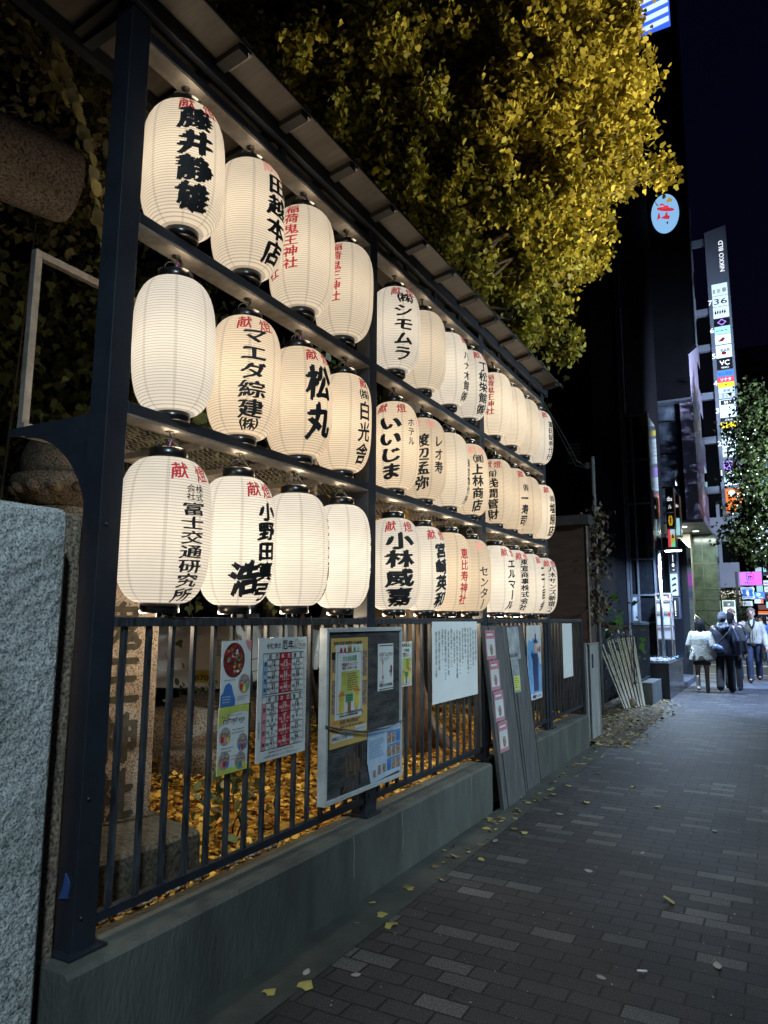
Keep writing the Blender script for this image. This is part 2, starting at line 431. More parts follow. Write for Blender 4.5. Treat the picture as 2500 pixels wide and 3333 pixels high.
mb = MB(); mb.box(-2.3, 6, 29.5, 60, -.1, .0); mb.build('corner_pavement', slabs)['kind'] = 'structure'
mb = MB(); mb.box(3.0, 3.18, -14, 22.4, -.1, .012); mb.build('kerb', M('kerb_stone', (.22, .22, .21), .8, bump=.2))['kind'] = 'structure'
apron = M('gutter_concrete', (.040, .046, .040), .8, var=.35, scale=3.5, bump=.3, bscale=90)
MB().add([(-2.12, 1.0, .004), (-1.86, 1.0, .004), (-1.89, 9.4, .004), (-2.12, 9.4, .004)], [(0, 1, 2, 3)]).build('gutter_strip', apron)['kind'] = 'structure'
dirt = M('leafy_dirt', (.075, .06, .038), .9, var=.5, scale=7, bump=.6, bscale=60, col2=(.16, .12, .06))
MB().add([(-2.9, 9.5, .006), (-1.72, 9.5, .006), (-1.75, 12.6, .006), (-1.93, 15.0, .006), (-2.9, 15.0, .006)], [(0, 1, 2, 3, 4)]).build('dirt_verge', dirt)['kind'] = 'structure'
soil = M('shrine_yard_soil', (.055, .04, .022), .9, var=.4, scale=6, bump=.5)
mb = MB(); mb.add([(-16, -2, .32), (-2.34, -2, .32), (-2.34, 9.3, .32), (-16, 30, .32)], [(0, 1, 2, 3)])
mb.build('shrine_yard', soil)['kind'] = 'structure'

# low concrete wall, in two lengths with a gap
def low_wall(name, y0, y1, label):
    mb = MB()
    mb.prism([(-2.335, 0), (-2.12, 0), (-2.12, .365), (-2.135, .38), (-2.335, .38)], (0, y0, 0), (1, 0, 0), (0, 0, 1), (0, y1 - y0, 0))
    # weather streaks are in the material; thin light cracks are filled joints
    o = mb.build(name, concrete, loc=(-2.2, y0, 0)); tag(o, label, 'wall')
    q = random.Random(int(y0 * 10))
    for k in range(3):
        yy = y0 + (y1 - y0) * (.45 + .2 * k + q.uniform(-.06, .06)); z = .36; pts = []
        while z > q.uniform(.02, .10): pts.append((-2.119, yy, z)); yy += q.uniform(-.008, .008); z -= .035
        mb = MB(); mb.tube(pts, .0022, 4); mb.build('pale_crack', M('lime_crack', (.20, .215, .20), .9), o)
    return o
low_wall('concrete_wall', 1.71, 5.70, 'long low mossy concrete wall under the first railing, nearest the camera')
low_wall('concrete_wall', 6.05, 9.12, 'shorter low concrete wall under the far railing behind the leaning boards')

# ------------------------------------------------------------------ lantern rack
def roofz(x): return 4.222 + (x + 2.2) * .17      # the sheet roof tips up a little towards the street
PY = [1.85, 3.87, 5.86, 7.83]           # post centres
XR = -2.27
rack = thing('lantern_rack', 'tall dark steel rack with a narrow sheet roof, holding all the paper lanterns', 'rack', (XR, 1.95, .38))
for y in PY:
    mb = MB(); mb.box(XR - .05, XR + .05, y - .05, y + .05, .38, 4.20)
    mb.box(XR - .08, XR + .08, y - .08, y + .08, .38, .392)
    for dx, dz in ((.052, .5), (.052, .9), (.052, 1.9)): mb.ball((XR + dx, y - .02, dz), .008, 8)
    mb.build('post', rack_paint, rack, bevel=.004)
for z in (2.36, 3.18, 4.03):
    for i in range(3):
        mb = MB(); y0, y1 = PY[i] + .05, PY[i + 1] - .05
        mb.box(XR - .05, XR + .05, y0, y1, z - .012, z - .002)       # flat under-flange, bare metal
        mb.build('beam_underside', galv, rack)
        mb = MB(); mb.box(XR - .052, XR + .052, y0 - .0, y1, z, z + .045); mb.build('beam', rack_paint, rack, bevel=.003)
mb = MB(); mb.box(XR + .02, XR + .075, 1.75, 7.98, 4.135, 4.225); mb.build('top_rail', rack_paint, rack, bevel=.003)
mb = MB(); mb.box(-2.62, -2.57, 1.36, 8.02, roofz(-2.6) - .07, roofz(-2.6) - .004); mb.build('rear_rail', rack_paint, rack)
for i in range(3):
    for k in (1, 2, 3):
        y = PY[i] + (PY[i + 1] - PY[i]) * k / 4
        if k == 2 or i: 
            mb = MB(); mb.box(XR + .02, XR + .05, y - .015, y + .015, 4.075, 4.135); mb.build('hanger', rack_paint, rack)
# roof: sheet panels on cross battens, rising to the back
mb = MB()
ys = [1.36 + .5 * i for i in range(14)] + [8.02]
vs = []; fs = []
for j, y in enumerate(ys[:-1]):
    y1 = ys[j + 1]
    for a, b in ((y, y1 - .07), (y1 - .07, y1)):
        dz = 0 if b != y1 else .022
        k = len(vs)
        for x in (-2.04, -2.60):
            for yy in (a, b):
                vs.append((x, yy, roofz(x) + dz)); 
        for x in (-2.04, -2.60):
            for yy in (a, b): vs.append((x, yy, roofz(x) + dz + .012))
        fs += [(k, k + 1, k + 3, k + 2), (k + 4, k + 6, k + 7, k + 5), (k, k + 4, k + 5, k + 1), (k + 2, k + 3, k + 7, k + 6), (k, k + 2, k + 6, k + 4), (k + 1, k + 5, k + 7, k + 3)]
mb.add(vs, fs); mb.build('roof_sheet', roofsheet, rack)
mb0 = M('dark_batten', (.018, .017, .016), .6)
for y in ys[1:-1]:
    mb = MB(); vs = []
    mb.add([(x, yy, roofz(x) - .004) for x, yy in ((-2.05, y - .02), (-2.20, y - .02), (-2.20, y + .012), (-2.05, y + .012))], [(0, 1, 2, 3)], 1)
    for x in (-2.05, -2.59):
        for yy in (y - .085, y - .02):
            for dz in (-.034, -.002): vs.append((x, yy, roofz(x) + dz))
    mb.add(vs, [(0, 1, 3, 2), (4, 6, 7, 5), (0, 2, 6, 4), (1, 5, 7, 3), (0, 4, 5, 1), (2, 3, 7, 6)]); mb.build('batten', [mb0, galv], rack)
mb = MB(); mb.box(-2.04, -2.034, 1.35, 8.03, roofz(-2.04) - .003, roofz(-2.04) + .014); mb.build('eave_trim', mb0, rack)
for y in PY:
    mb = MB(); mb.bar((XR, y, 4.16), (-2.59, y, roofz(-2.59) - .03), .05, .05); mb.build('rafter', rack_paint, rack)
# mesh shelf behind the middle beam
mb = MB(); mb.box(-2.93, -2.88, 1.9, 7.97, 2.35, 2.405); mb.build('shelf_edge', galv, rack)
for y in [1.93 + .5 * i for i in range(13)]:
    mb = MB(); mb.box(-2.88, XR - .052, y - .014, y + .014, 2.335, 2.365); mb.build('shelf_bearer', galv, rack)
mb = MB(); px, pw = .075, .034
nY = int(6.0 / px); nX = int(.555 / pw)
for j in range(nX):
    for i in range(nY):
        x0 = -2.88 + j * pw; y0 = 1.93 + i * px
        for (a, b) in (((x0, y0), (x0 + pw / 2, y0 + px / 2)), ((x0 + pw, y0), (x0 + pw / 2, y0 + px / 2)), ((x0, y0 + px), (x0 + pw / 2, y0 + px / 2)), ((x0 + pw, y0 + px), (x0 + pw / 2, y0 + px / 2))):
            d = Vector((b[0] - a[0], b[1] - a[1], 0)).normalized(); nrm = Vector((-d.y, d.x, 0)) * .0032
            A = Vector((*a, 2.372)); B = Vector((*b, 2.372)); t = Vector((0, 0, .006))
            mb.add([A - nrm, A + nrm, B + nrm + t, B - nrm + t], [(0, 1, 2, 3)])
mb.build('mesh_shelf', galv, rack)
# quarter-arch bracket plate at the near end, and at the inner posts
for y in PY:
    arc = [(-2.32, 2.36), (-2.90, 2.36), (-2.90, 2.40 - .07), (-2.78, 2.32)] + [(-2.80 + .45 * math.cos(R(a)), 1.85 + .46 * math.sin(R(a))) for a in range(88, -1, -8)] + [(-2.32, 1.80)]
    mb = MB(); mb.prism(arc, (0, y - .006, 0), (1, 0, 0), (0, 0, 1), (0, .012, 0)); mb.build('arch_bracket', rack_paint, rack)
# bare pipe guard frame on the back edge
for y0 in (1.9, 4.2):
    mb = MB(); s = .035
    mb.box(-2.93, -2.93 + s, y0, y0 + s, 2.405, 3.24); mb.box(-2.93, -2.93 + s, y0 + s, y0 + 2.0, 3.205, 3.24); mb.box(-2.93, -2.93 + s, y0 + 2.0, y0 + 2.0 + s, 2.405, 3.24)
    mb.build('guard_frame', galv, rack, bevel=.002)

# ------------------------------------------------------------------ paper lanterns
paper('paper_white', (1.0, .92, .80), 1.04); paper('paper_cream', (1.0, .87, .69), 1.0); paper('paper_old', (1.0, .83, .62), .95)
HB = .61
def prof(t, Rr): 
    rc = .42 * Rr
    return rc + (Rr - rc) * max(0, 1 - abs(t) ** 3.4) ** .52
def lettering(lant, c, Rr, phi, cols, mat):
    """brush characters wrapped on the paper: (text, angle, top, bottom, width, bold)"""
    mb = MB(); seen = False
    for (t, a, z0, z1, w, bold) in cols:
        n = len(t); ch = HB * (z1 - z0) / n
        for i, s in enumerate(t):
            vs, fs = glyph(s, .006 + bold * (1.75 if len(glyph(s)[0]) < 130 else 1.35 if len(glyph(s)[0]) < 260 else .85))
            if not vs: continue
            bm = bmesh.new()
            hsh = (ord(s[0]) * 7 + i * 13) % 17
            vs = [(x + .022 * math.sin(y * 7 + hsh) + .012 * math.sin(x * 17 + y * 9), y + .10 * (x - .5) + .022 * math.sin(x * 6 + hsh) + .012 * math.sin(y * 19 + x * 5), q) for x, y, q in vs]
            bv = [bm.verts.new(((x - .5) * w, HB * (.5 - z0) - ch * (i + 1) + (y + .12) * ch * .98, q * .0003)) for x, y, q in vs]
            for f in fs:
                try: bm.faces.new([bv[k] for k in f])
                except ValueError: pass
            step = .028
            for k in range(-4, 5):
                bmesh.ops.bisect_plane(bm, geom=bm.verts[:] + bm.edges[:] + bm.faces[:], plane_co=(k * step, 0, 0), plane_no=(1, 0, 0))
            zb = HB * .5 - z0 * HB - ch * i
            edge = max(abs(zb), abs(zb - ch)) > HB * .3
            if edge:
                for k in range(1, 4):
                    bmesh.ops.bisect_plane(bm, geom=bm.verts[:] + bm.edges[:] + bm.faces[:], plane_co=(0, zb - ch * k / 4, 0), plane_no=(0, 1, 0))
            bm.verts.index_update(); out = []
            for v in bm.verts:
                z = v.co.y; r = prof(max(-.985, min(.985, 2 * z / HB)), Rr) + .0016 + v.co.z
                th = phi + R(a) + v.co.x / Rr
                out.append((c[0] + r * math.cos(th), c[1] + r * math.sin(th), c[2] + z))
            mb.add(out, [tuple(v.index for v in f.verts) for f in bm.faces]); bm.free(); seen = True
    if seen: mb.build('lettering', mat, lant)

def paper_lantern(y, ztop, label, mat, black=(), red=(), faded=(), Rr=.185, row=0, tie=None):
    """ztop: underside of the beam it hangs from"""
    zc = ztop - .14 - HB / 2; c = (XR, y, zc)
    L = thing('paper_lantern', label, 'lantern', (XR, y, zc), 'paper lanterns hanging in the rack')
    ts = [math.sin(math.pi / 2 * (i / 11)) for i in range(-11, 12)]
    MB().lathe(c, [(prof(t, Rr), t * HB / 2) for t in ts], 44).build('paper_shade', MATS[mat], L)
    rt = .41 * Rr
    MB().lathe((XR, y, zc + HB / 2), [(rt - .012, -.012), (rt + .003, -.008), (rt + .003, .042), (rt - .004, .046), (rt - .010, .042), (rt - .012, -.012)], 28).build('top_ring', lacquer, L)
    mb = MB(); mb.lathe((XR, y, zc - HB / 2), [(rt - .012, .008), (rt + .001, .006), (rt + .001, -.038), (rt - .006, -.042), (.03, -.040), (.012, -.036), (.012, -.06), (.001, -.06)], 28); mb.build('bottom_ring', lacquer, L)
    mb = MB(); zt = zc + HB / 2 + .04
    arc = [(XR, y - rt * math.cos(R(a)) * .95, zt + .055 * math.sin(R(a))) for a in range(0, 181, 18)]
    mb.tube(arc, .003, 6); mb.build('wire_bail', rubber, L)
    mb = MB(); zh = ztop - .012
    mb.tube([(XR, y, zh), (XR, y, zh - .012), (XR, y + .014, zh - .022), (XR, y + .012, zh - .04), (XR, y - .004, zh - .046), (XR, y - .014, zh - .036)], .0035, 6)
    mb.lathe((XR, y, zh), [(.02, 0), (.02, -.004), (.001, -.005)], 12); mb.build('hook', rubber, L)
    mb = MB(); q = rnd.uniform(-.02, .02)
    mb.tube([(XR - .01, y + .03, zh), (XR - .012 + q, y + .035, zh - .03), (XR + .012, y + .05 + q, zh - .06), (XR + .01, y + .045, zh - .09), (XR + .005, y + .035, zt - .012)], .007, 6)
    mb.build('power_cord', rubber, L)
    if tie: 
        mb = MB(); mb.tube([(XR + .02, y - .01, zh - .04), (XR + .03, y - .03, zh - .075), (XR + .035, y - .022, zh - .10), (XR + .02, y + .0, zh - .07)], .004, 5); mb.build('tie_string', M('string_' + tie, {'purple': (.10, .02, .14), 'white': (.6, .58, .5)}[tie], .8), L)
    phi = math.atan2(-y, -XR)
    if black: lettering(L, c, Rr, phi, black, ink)
    if red: lettering(L, c, Rr, phi, red, redink)
    if faded: lettering(L, c, Rr, phi, faded, fadedink)
    lamp('lantern_bulb', 'POINT', (XR, y, zc - .03), P_INNER, (1, .86, .66), .04, parent=L)
    lamp('added_spill_below', 'POINT', (XR - (.14 if row == 2 else .0), y, zc - HB / 2 - .085), P_SPILL_LOW if row == 2 else P_SPILL, WARM, .05, parent=L)  # added lamp standing in for foot spill; bottom row set towards the yard
    lamp('added_spill_above', 'POINT', (XR + .072, y, zc + HB / 2 + .07), P_SPILL_TOP, WARM, .03, parent=L)  # added lamp standing in for crown spill, set forward to reach the eave
    L.rotation_euler = (R(rnd.uniform(-1.3, 1.3)), R(rnd.uniform(-1.3, 1.3)), 0)
    k_ = rnd.uniform(.975, 1.02); L.scale = (k_ * rnd.uniform(.985, 1.015), k_ * rnd.uniform(.985, 1.015), rnd.uniform(.985, 1.012))
    return L

def K(a, b=None, s=.055, z0=.045, z1=.175):   # the two red characters at the crown
    o = [('献', a, z0, z1, .085, .012)]
    if b is not None: o.append(('燈', b, z0, z1, .085, .012))
    return o
SH = '稲荷鬼王神社'
def shrine(a, b=None):
    o = [(SH, a, .06, .72, .088, .014)]
    if b is not None: o.append((SH, b, .12, .78, .088, .014))
    return o
# rows: (material, black, red, faded, label words)
ROWS = [
 [  # top row
  ('paper_cream', [('藤井静雄', 15, .14, .95, .165, .045)], K(2, 40), (), 'bold black name under red heading'),
  ('paper_cream', [('田越本店', 52, .16, .96, .15, .03)], (), K(36, 72), 'black name curving round its right side'),
  ('paper_cream', (), shrine(-20, -56), (), 'a red six-character column on its left half'),
  ('paper_cream', (), shrine(-20, -50), (), 'red columns cut off at left edge'),
  ('paper_white', [('㈱', 26, .13, .27, .13, .02), ('シモムラ', 20, .28, .95, .15, .03)], K(4, 42), (), 'four large black katakana'),
  ('paper_cream', (), shrine(-28, -60), (), 'red characters at lower left'),
  ('paper_white', [('ハナ木館㈱', 62, .28, .97, .10, .02)], K(64), (), 'black writing along its right edge only'),
  ('paper_white', [('丁松栄館㈱', 50, .20, .97, .11, .025)], K(34, 70), (), 'black column on right half'),
  ('paper_cream', (), shrine(-8, -46), (), 'a red column down its centre left'),
  ('paper_cream', (), shrine(-22, -60), (), 'only a scrap of red at its lower left'),
  ('paper_cream', (), (), (), 'plain unmarked front'),
  ('paper_white', [('富田証券代行', 62, .22, .95, .10, .022)], K(38), (), 'black characters down far right edge'),
 ],
 [  # middle row
  ('paper_white', (), (), (), 'plain white blank paper'),
  ('paper_old', [('マエダ綜建', 14, .15, .90, .14, .025), ('㈱', 14, .89, .985, .12, .015)], K(-3, 36), (), 'black mixed katakana column at its centre'),
  ('paper_old', [('松丸', 38, .20, .88, .17, .035)], K(26, 62), (), 'two very large black brush characters'),
  ('paper_old', [('㈱', 48, .18, .30, .09, .012), ('白光舎', 48, .30, .95, .11, .02)], K(50), (), 'three black characters on its right edge'),
  ('paper_old', [('いいじま', -8, .21, .93, .165, .04), ('ホテル', 42, .22, .54, .062, .014)], K(-30, 20), (), 'four bold black hiragana'),
  ('paper_old', [('渡辺孟弥', -2, .24, .92, .12, .024), ('レオ寿', 42, .24, .72, .085, .02)], (), K(-18, 22), 'two black columns side by side'),
  ('paper_cream', [('東京製作所', 78, .35, .97, .10, .02)], (), (), 'blank front with black fringe at right'),
  ('paper_old', [('㈾', 33, .17, .31, .11, .014), ('上林商店', 28, .31, .97, .11, .026)], (), K(14, 50), 'black shop name below a ringed character'),
  ('paper_old', [('㈲', -10, .20, .33, .11, .012), ('浅間管財', -6, .33, .96, .115, .024)], K(-20, 12), (), 'thin black characters beside the post'),
  ('paper_old', [('㈱', 60, .26, .40, .10, .014), ('一寿司', 55, .42, .95, .12, .03)], K(42), (), 'few heavy black strokes on its right half'),
  ('paper_old', (), (), (), 'unmarked cream front'),
  ('paper_cream', [('㈱', 58, .20, .34, .09, .012), ('塩原店', 58, .34, .96, .11, .026)], K(34), (), 'black name at the far right end'),
 ],
 [  # bottom row
  ('paper_white', [('会社', 31, .20, .315, .043, .008), ('株式', 44, .20, .315, .043, .008), ('富士交通研究所', 36, .32, .99, .115, .018)], K(17, 54), (), 'seven black characters under red heading'),
  ('paper_white', [('小野田真弓', 50, .20, .97, .12, .038), ('浩', 14, .66, .93, .15, .045)], K(27, 56), (), 'heavy black column and one big character'),
  ('paper_white', [('三光商会', 88, .2, .97, .10, .02)], (), (), 'blank front with yellow stain at foot'),
  ('paper_white', [('丸山商店', 88, .2, .97, .10, .02)], (), (), 'blank front next to the second post'),
  ('paper_white', [('小林威嘉', 14, .17, .97, .20, .034)], K(-6, 38), (), 'very heavy black four-character name'),
  ('paper_white', [('宮崎英和', 50, .20, .97, .125, .042)], K(26, 62), (), 'heavy black name on its right half'),
  ('paper_old', (), [('恵比寿神社', 46, .20, .92, .085, .02)], (), 'a red five-character column'),
  ('paper_old', [('センタ丨', 42, .38, .97, .10, .014)], (), K(33), 'thin black katakana under faded red heading'),
  ('paper_white', [('エルマ丨ル', 56, .20, .97, .125, .03)], K(32, 70), (), 'heavy katakana on right edge'),
  ('paper_white', [('東宣商事株式会社', 46, .15, .97, .115, .024)], K(27, 60), (), 'eight tightly packed black characters'),
  ('paper_white', [('二丁目会', 70, .20, .96, .11, .03)], K(52), (), 'narrow strip of black strokes'),
  ('paper_white', [('八木サンズ新宿２', 46, .16, .98, .115, .022)], K(26, 58), (), 'black name ending in the numeral 2'),
 ]]
LYS = [2.18, 2.65, 3.12, 3.59, 4.26, 4.72, 5.18, 5.64, 6.28, 6.74, 7.22, 7.70]
ORD = ['first', 'second', 'third', 'fourth', 'fifth', 'sixth', 'seventh', 'eighth', 'ninth', 'tenth', 'eleventh', 'last']
for r, zt in enumerate((4.03, 3.18, 2.36)):
    for i, (pm, bk, rd, fd, words) in enumerate(ROWS[r]):
        paper_lantern(LYS[i] + rnd.uniform(-.012, .012), zt - .0, f"{ORD[i]} lantern of the {('top', 'middle', 'bottom')[r]} row, {words}",
                      pm, bk, rd, fd, Rr=(.190, .184, .192)[r] if i == 0 else (.187, .183, .184)[r], row=r,
                      tie={(0, 2): 'purple', (1, 0): 'purple', (2, 0): 'purple', (0, 8): 'white', (1, 8): 'white', (1, 2): 'purple'}.get((r, i)))

# ------------------------------------------------------------------ railings on the wall
def railing(y0, y1, label, posts, first, pitch):
    F = thing('railing', label, 'railing', (-2.25, y0, .38))
    MB().box(-2.268, -2.222, y0, y1, 1.512, 1.55).build('top_rail', worn_paint, F, bevel=.003)
    MB().box(-2.262, -2.228, y0, y1, .455, .49).build('bottom_rail', black_paint, F, bevel=.002)
    y = first
    while y < y1 - .03:
        MB().box(-2.255, -2.235, y - .01, y + .01, .49, 1.512).build('baluster', worn_paint, F); y += pitch
    for p in posts: 
        mb = MB(); mb.box(-2.268, -2.222, p - .025, p + .025, .38, 1.512); mb.box(-2.29, -2.2, p - .05, p + .05, .38, .388); mb.build('post', black_paint, F, bevel=.002)
    for k in range(3):
        mb = MB(); q = y0 + (y1 - y0) * (.08 + .4 * k)
        mb.tube([(-2.219, q, 1.50), (-2.217, q + .004, 1.53), (-2.225, q, 1.553), (-2.25, q, 1.556), (-2.272, q, 1.55)], .0025, 5); mb.build('wire_tie', rubber, F)
    return F
railing(1.87, 5.86, 'near black steel railing with worn square bars, carrying the posters and notice board', [3.93, 5.84], 1.969, .1275)
railing(5.93, 9.36, 'far black steel railing with closely set bars, behind the leaning wooden boards', [7.7, 9.34], 5.99, .1275)

# ------------------------------------------------------------------ posters and notice board
XP = -2.214
def poster(y0, z0, x=XP): return Panel((x, y0, z0), (0, 1, 0), (0, 0, 1), (1, 0, 0))
def sheet(p, w, h, m, t=.003):
    k = p.mi(m); o = p.o
    p.mb.box(o.x - t, o.x, o.y, o.y + w, o.z, o.z + h, k); return p
def finish(p, name, label, cat='poster', group=None): return tag(p.build(name), label, cat, group)

def folks(p, a, b, r, l=2, seed=1):
    q = random.Random(seed); p.disc(a, b, r, r * 1.05, M('print_photo_ground', (.30, .27, .25), .3, var=.4, scale=50), l)
    for k, dx in enumerate((-.5, .02, .5)):
        x = a + dx * r; y = b + q.uniform(-.15, .1) * r
        p.disc(x, y - .42 * r, .27 * r, .38 * r, (p_red, p_blue, p_yel, p_black, p_pink, p_green)[q.randrange(6)], l + 1).disc(x, y + .12 * r, .19 * r, .21 * r, p_black, l + 2).disc(x, y + .06 * r, .15 * r, .16 * r, p_skin, l + 3)
    return p
# food notice
p = sheet(poster(2.503, 1.15), .206, .293, gloss_white)
food = M('print_food_photo', (.26, .05, .04), .12, var=.6, scale=60, coat=.6, bump=.6, bscale=14, col2=(.45, .30, .18))
photo = M('print_family_photo', (.22, .14, .10), .25, var=.6, scale=70, col2=(.5, .38, .30))
p.disc(.085, .205, .075, .08, M('print_food_dark', (.16, .03, .03), .15, var=.5, scale=40, coat=.6, bump=.5, bscale=14))
fq = random.Random(4)
for k in range(26):
    fa, fr = fq.uniform(0, 6.28), .062 * math.sqrt(fq.random()); p.disc(.085 + fr * math.cos(fa), .205 + fr * math.sin(fa) * 1.05, fq.uniform(.006, .013), fq.uniform(.005, .011), (p_red, food, p_orange, p_skin, gloss_white, p_brown, p_green)[k % 7], 2, 10)
p.poly([(.16, .293), (.206, .293), (.206, .24), (.178, .255)], p_pink)
folks(p, .160, .095, .042, 2, 2).poly([(0, 0), (.10, 0), (.10, .03), (.085, .06), (.075, .09), (.055, .105), (.03, .095), (.015, .06), (0, .05)], p_blue)
p.lines(.02, .118, .11, 1, .01, .003, p_blue).lines(.012, .045, .08, 3, .012, .003, gloss_white, 3).lines(.115, .04, .19, 3, .008, .003, p_grey)
finish(p, 'poster', 'glossy white poster with a red food photo and blue blob, upper left on the railing')
# green and yellow nursery notice in Nepali
p = sheet(poster(2.498, .855), .206, .293, gloss_white)
p.poly([(0, .293), (.206, .293), (.206, .255), (.17, .268), (.09, .262), (.045, .24), (0, .2)], p_lime).poly([(0, 0), (.206, 0), (.206, .03), (.15, .016), (.05, .03), (0, .06)], p_lime)
p.text('हाम्रो नर्सरी स्कुल', .103, .218, .03, p_black, 2, align='c', w=.15).text('Nursery school', .103, .250, .014, p_green, 2, align='c', w=.10)
for a, b in ((.045, .165), (.165, .125), (.045, .06), (.155, .045)): folks(p, a, b, .038, 2, int(a * 900 + b * 70))
for a, b in ((.09, .19), (.02, .115), (.09, .075)): p.lines(a, b, a + .09, 2, .014, .004, p_grey, 3)
for k in range(7): p.poly([(.015 + .013 * k, .255 - .003 * k), (.025 + .013 * k, .253 - .003 * k), (.02 + .013 * k, .243 - .003 * k)], (p_red, p_green, p_orange)[k % 3], 3)
finish(p, 'poster', 'yellow and green poster with round photos and Nepali writing, below the food poster')
# unlucky-year table
p = sheet(poster(2.765, .863), .405, .588, gloss_white)
p.text('令和7年の', .06, .535, .032, p_black, 2, w=.115, bold=.015).text('厄年', .185, .532, .05, p_black, 2, bold=.03).text('乙巳', .33, .528, .032, p_black, 2, bold=.01).text('きのとみ', .332, .562, .009, p_black)
pp = [(.275 + .012 * k, .535 + .01 * math.sin(k * 1.5)) for k in range(5)]
p.disc(.308, .555, .017, .024, p_grey, 2).disc(.307, .553, .012, .018, gloss_white, 3).disc(.285, .537, .014, .008, p_grey, 2).disc(.30, .547, .006, .008, p_pink, 4)
def table(y0, y1, side, scol, title, rows):
    x = [.035, .068, .165, .268, .375]; hh = y1 - .032
    p.rect(x[0], y0, x[1], hh, scol, 1); p.rect(x[2], y0, x[3], y1, p_red, 1)
    for a in x: p.rect(a - .0012, y0, a + .0012, y1, p_black, 3)
    n = len(rows)
    for k in range(n + 1): p.rect(x[1], y0 + (hh - y0) * k / n - .0012, x[4], y0 + (hh - y0) * k / n + .0012, p_black, 3)
    p.rect(x[0], y1 - .0012, x[4], y1 + .0012, p_black, 3); p.rect(x[0], y0 - .0012, x[4], y0 + .0012, p_black, 3)
    for k, t in enumerate(('前　厄', '本　厄', '後　厄')):
        p.text(t, (x[k + 1] + x[k + 2]) / 2, y1 - .026, .026, gloss_white if k == 1 else p_black, 4, align='c', w=.078, bold=.02)
    for k, t in enumerate(side): p.text(t, (x[0] + x[1]) / 2, hh - (k + .7) * (hh - y0) / len(side), .024, p_black, 4, align='c', bold=.015)
    ch = (hh - y0) / n
    for r_, row in enumerate(rows):
        for c_, (age, era, num, zod) in enumerate(row):
            cm = gloss_white if c_ == 1 else p_black; cx = (x[c_ + 1] + x[c_ + 2]) / 2; b = hh - (r_ + 1) * ch
            p.text(age, cx, b + ch * .73, .016, cm, 4, align='c', bold=.01)
            p.text(era, cx - .045, b + ch * .36, .016, cm, 4, w=.024, bold=.01).text(num, cx, b + ch * .33, .031, cm, 4, align='c', w=.032 if len(num) > 1 else .015, bold=.03).text('年生', cx + .020, b + ch * .36, .014, cm, 4, w=.026)
            p.text(zod, cx, b + ch * .06, .014, cm, 4, align='c', w=.055)
table(.315, .512, '男の厄年', p_lblue, '', [
    [('24才', '平成', '14', '午(うま)'), ('25才', '平成', '13', '巳(へび)'), ('26才', '平成', '12', '辰(たつ)')],
    [('41才', '昭和', '60', '丑(うし)'), ('42才', '昭和', '59', '子(ねずみ)'), ('43才', '昭和', '58', '亥(いのしし)')],
    [('60才', '昭和', '41', '午(うま)'), ('61才', '昭和', '40', '巳(へび)'), ('62才', '昭和', '39', '辰(たつ)')]])
table(.052, .305, '女の厄年', p_pink, '', [
    [('18才', '平成', '20', '子(ねずみ)'), ('19才', '平成', '19', '亥(いのしし)'), ('20才', '平成', '18', '戌(いぬ)')],
    [('32才', '平成', '6', '戌(いぬ)'), ('33才', '平成', '5', '酉(とり)'), ('34才', '平成', '4', '申(さる)')],
    [('36才', '平成', '2', '午(うま)'), ('37才', '昭和', '64', '巳(へび)'), ('38才', '昭和', '63', '辰(たつ)')],
    [('60才', '昭和', '41', '午(うま)'), ('61才', '昭和', '40', '巳(へび)'), ('62才', '昭和', '39', '辰(たつ)')]])
p.text('九紫はお祝いの年であり、厄年でもあります。', .20, .032, .012, p_black, 2, align='c', w=.21).text('人生の節目の還暦はお祝いとともに、厄除けをしましょう。', .20, .014, .012, p_black, 2, align='c', w=.27)
p.vtext('東京都神社庁', .017, .19, .014, p_black).lines(.386, .5, .392, 40, .011, .004, p_black, 2, 0)
finish(p, 'poster', 'white laminated table of unlucky years with red middle column on the railing')

# notice board
NB = thing('notice_board', 'weathered dark plywood notice board in a white metal frame wired to the railing', 'notice board', (-2.18, 3.16, .58))
ply = M('weathered_dark_plywood', (.032, .034, .036), .8, var=.55, scale=5, bump=.5, bscale=30, col2=(.075, .078, .08), stretch=(1, 1, 4))
MB().box(-2.168, -2.135, 3.25, 4.085, .595, 1.475).build('back_board', ply, NB)
whm = M('white_painted_frame', (.42, .46, .47), .5, var=.2, scale=8, bump=.06)
for (a, b, c, d) in ((3.228, 3.25, .575, 1.495), (4.085, 4.105, .575, 1.495), (3.25, 4.085, .575, .598), (3.25, 4.085, 1.472, 1.495)):
    mb = MB(); mb.box(-2.172, -2.122, a, b, c, d); mb.build('frame_edge', whm, NB, bevel=.002)
mb = MB(); wood = M('splintered_wood', (.09, .06, .04), .9, var=.5, scale=14, stretch=(4, 4, .6))
for k in range(9):
    a = 3.46 + .02 * k + rnd.uniform(-.006, .006); z = .62 + rnd.uniform(0, .12)
    mb.bar((-2.132, a, z), (-2.130, a + rnd.uniform(-.01, .01), z + rnd.uniform(.06, .16)), .012, .003)
for k in range(4): mb.bar((-2.128, 3.42 + .03 * k, .61), (-2.120, 3.44 + .025 * k, .66), .008, .003)
mb.build('splinters', wood, NB)
mb = MB(); dk = M('dark_hole', (.004, .004, .004), .9)
for (a, b, c, d) in ((3.575, 3.605, .77, .84), (3.59, 3.61, .62, .74), (3.40, 3.45, .602, .64)): mb.box(-2.1348, -2.133, a, b, c, d)
mb.build('rotted_gap', dk, NB)
mb = MB(); mb.tube([(-2.113, 3.21, .99), (-2.108, 3.35, .955), (-2.106, 3.6, .91), (-2.107, 3.9, .895), (-2.112, 4.11, .92)], .0035, 6)
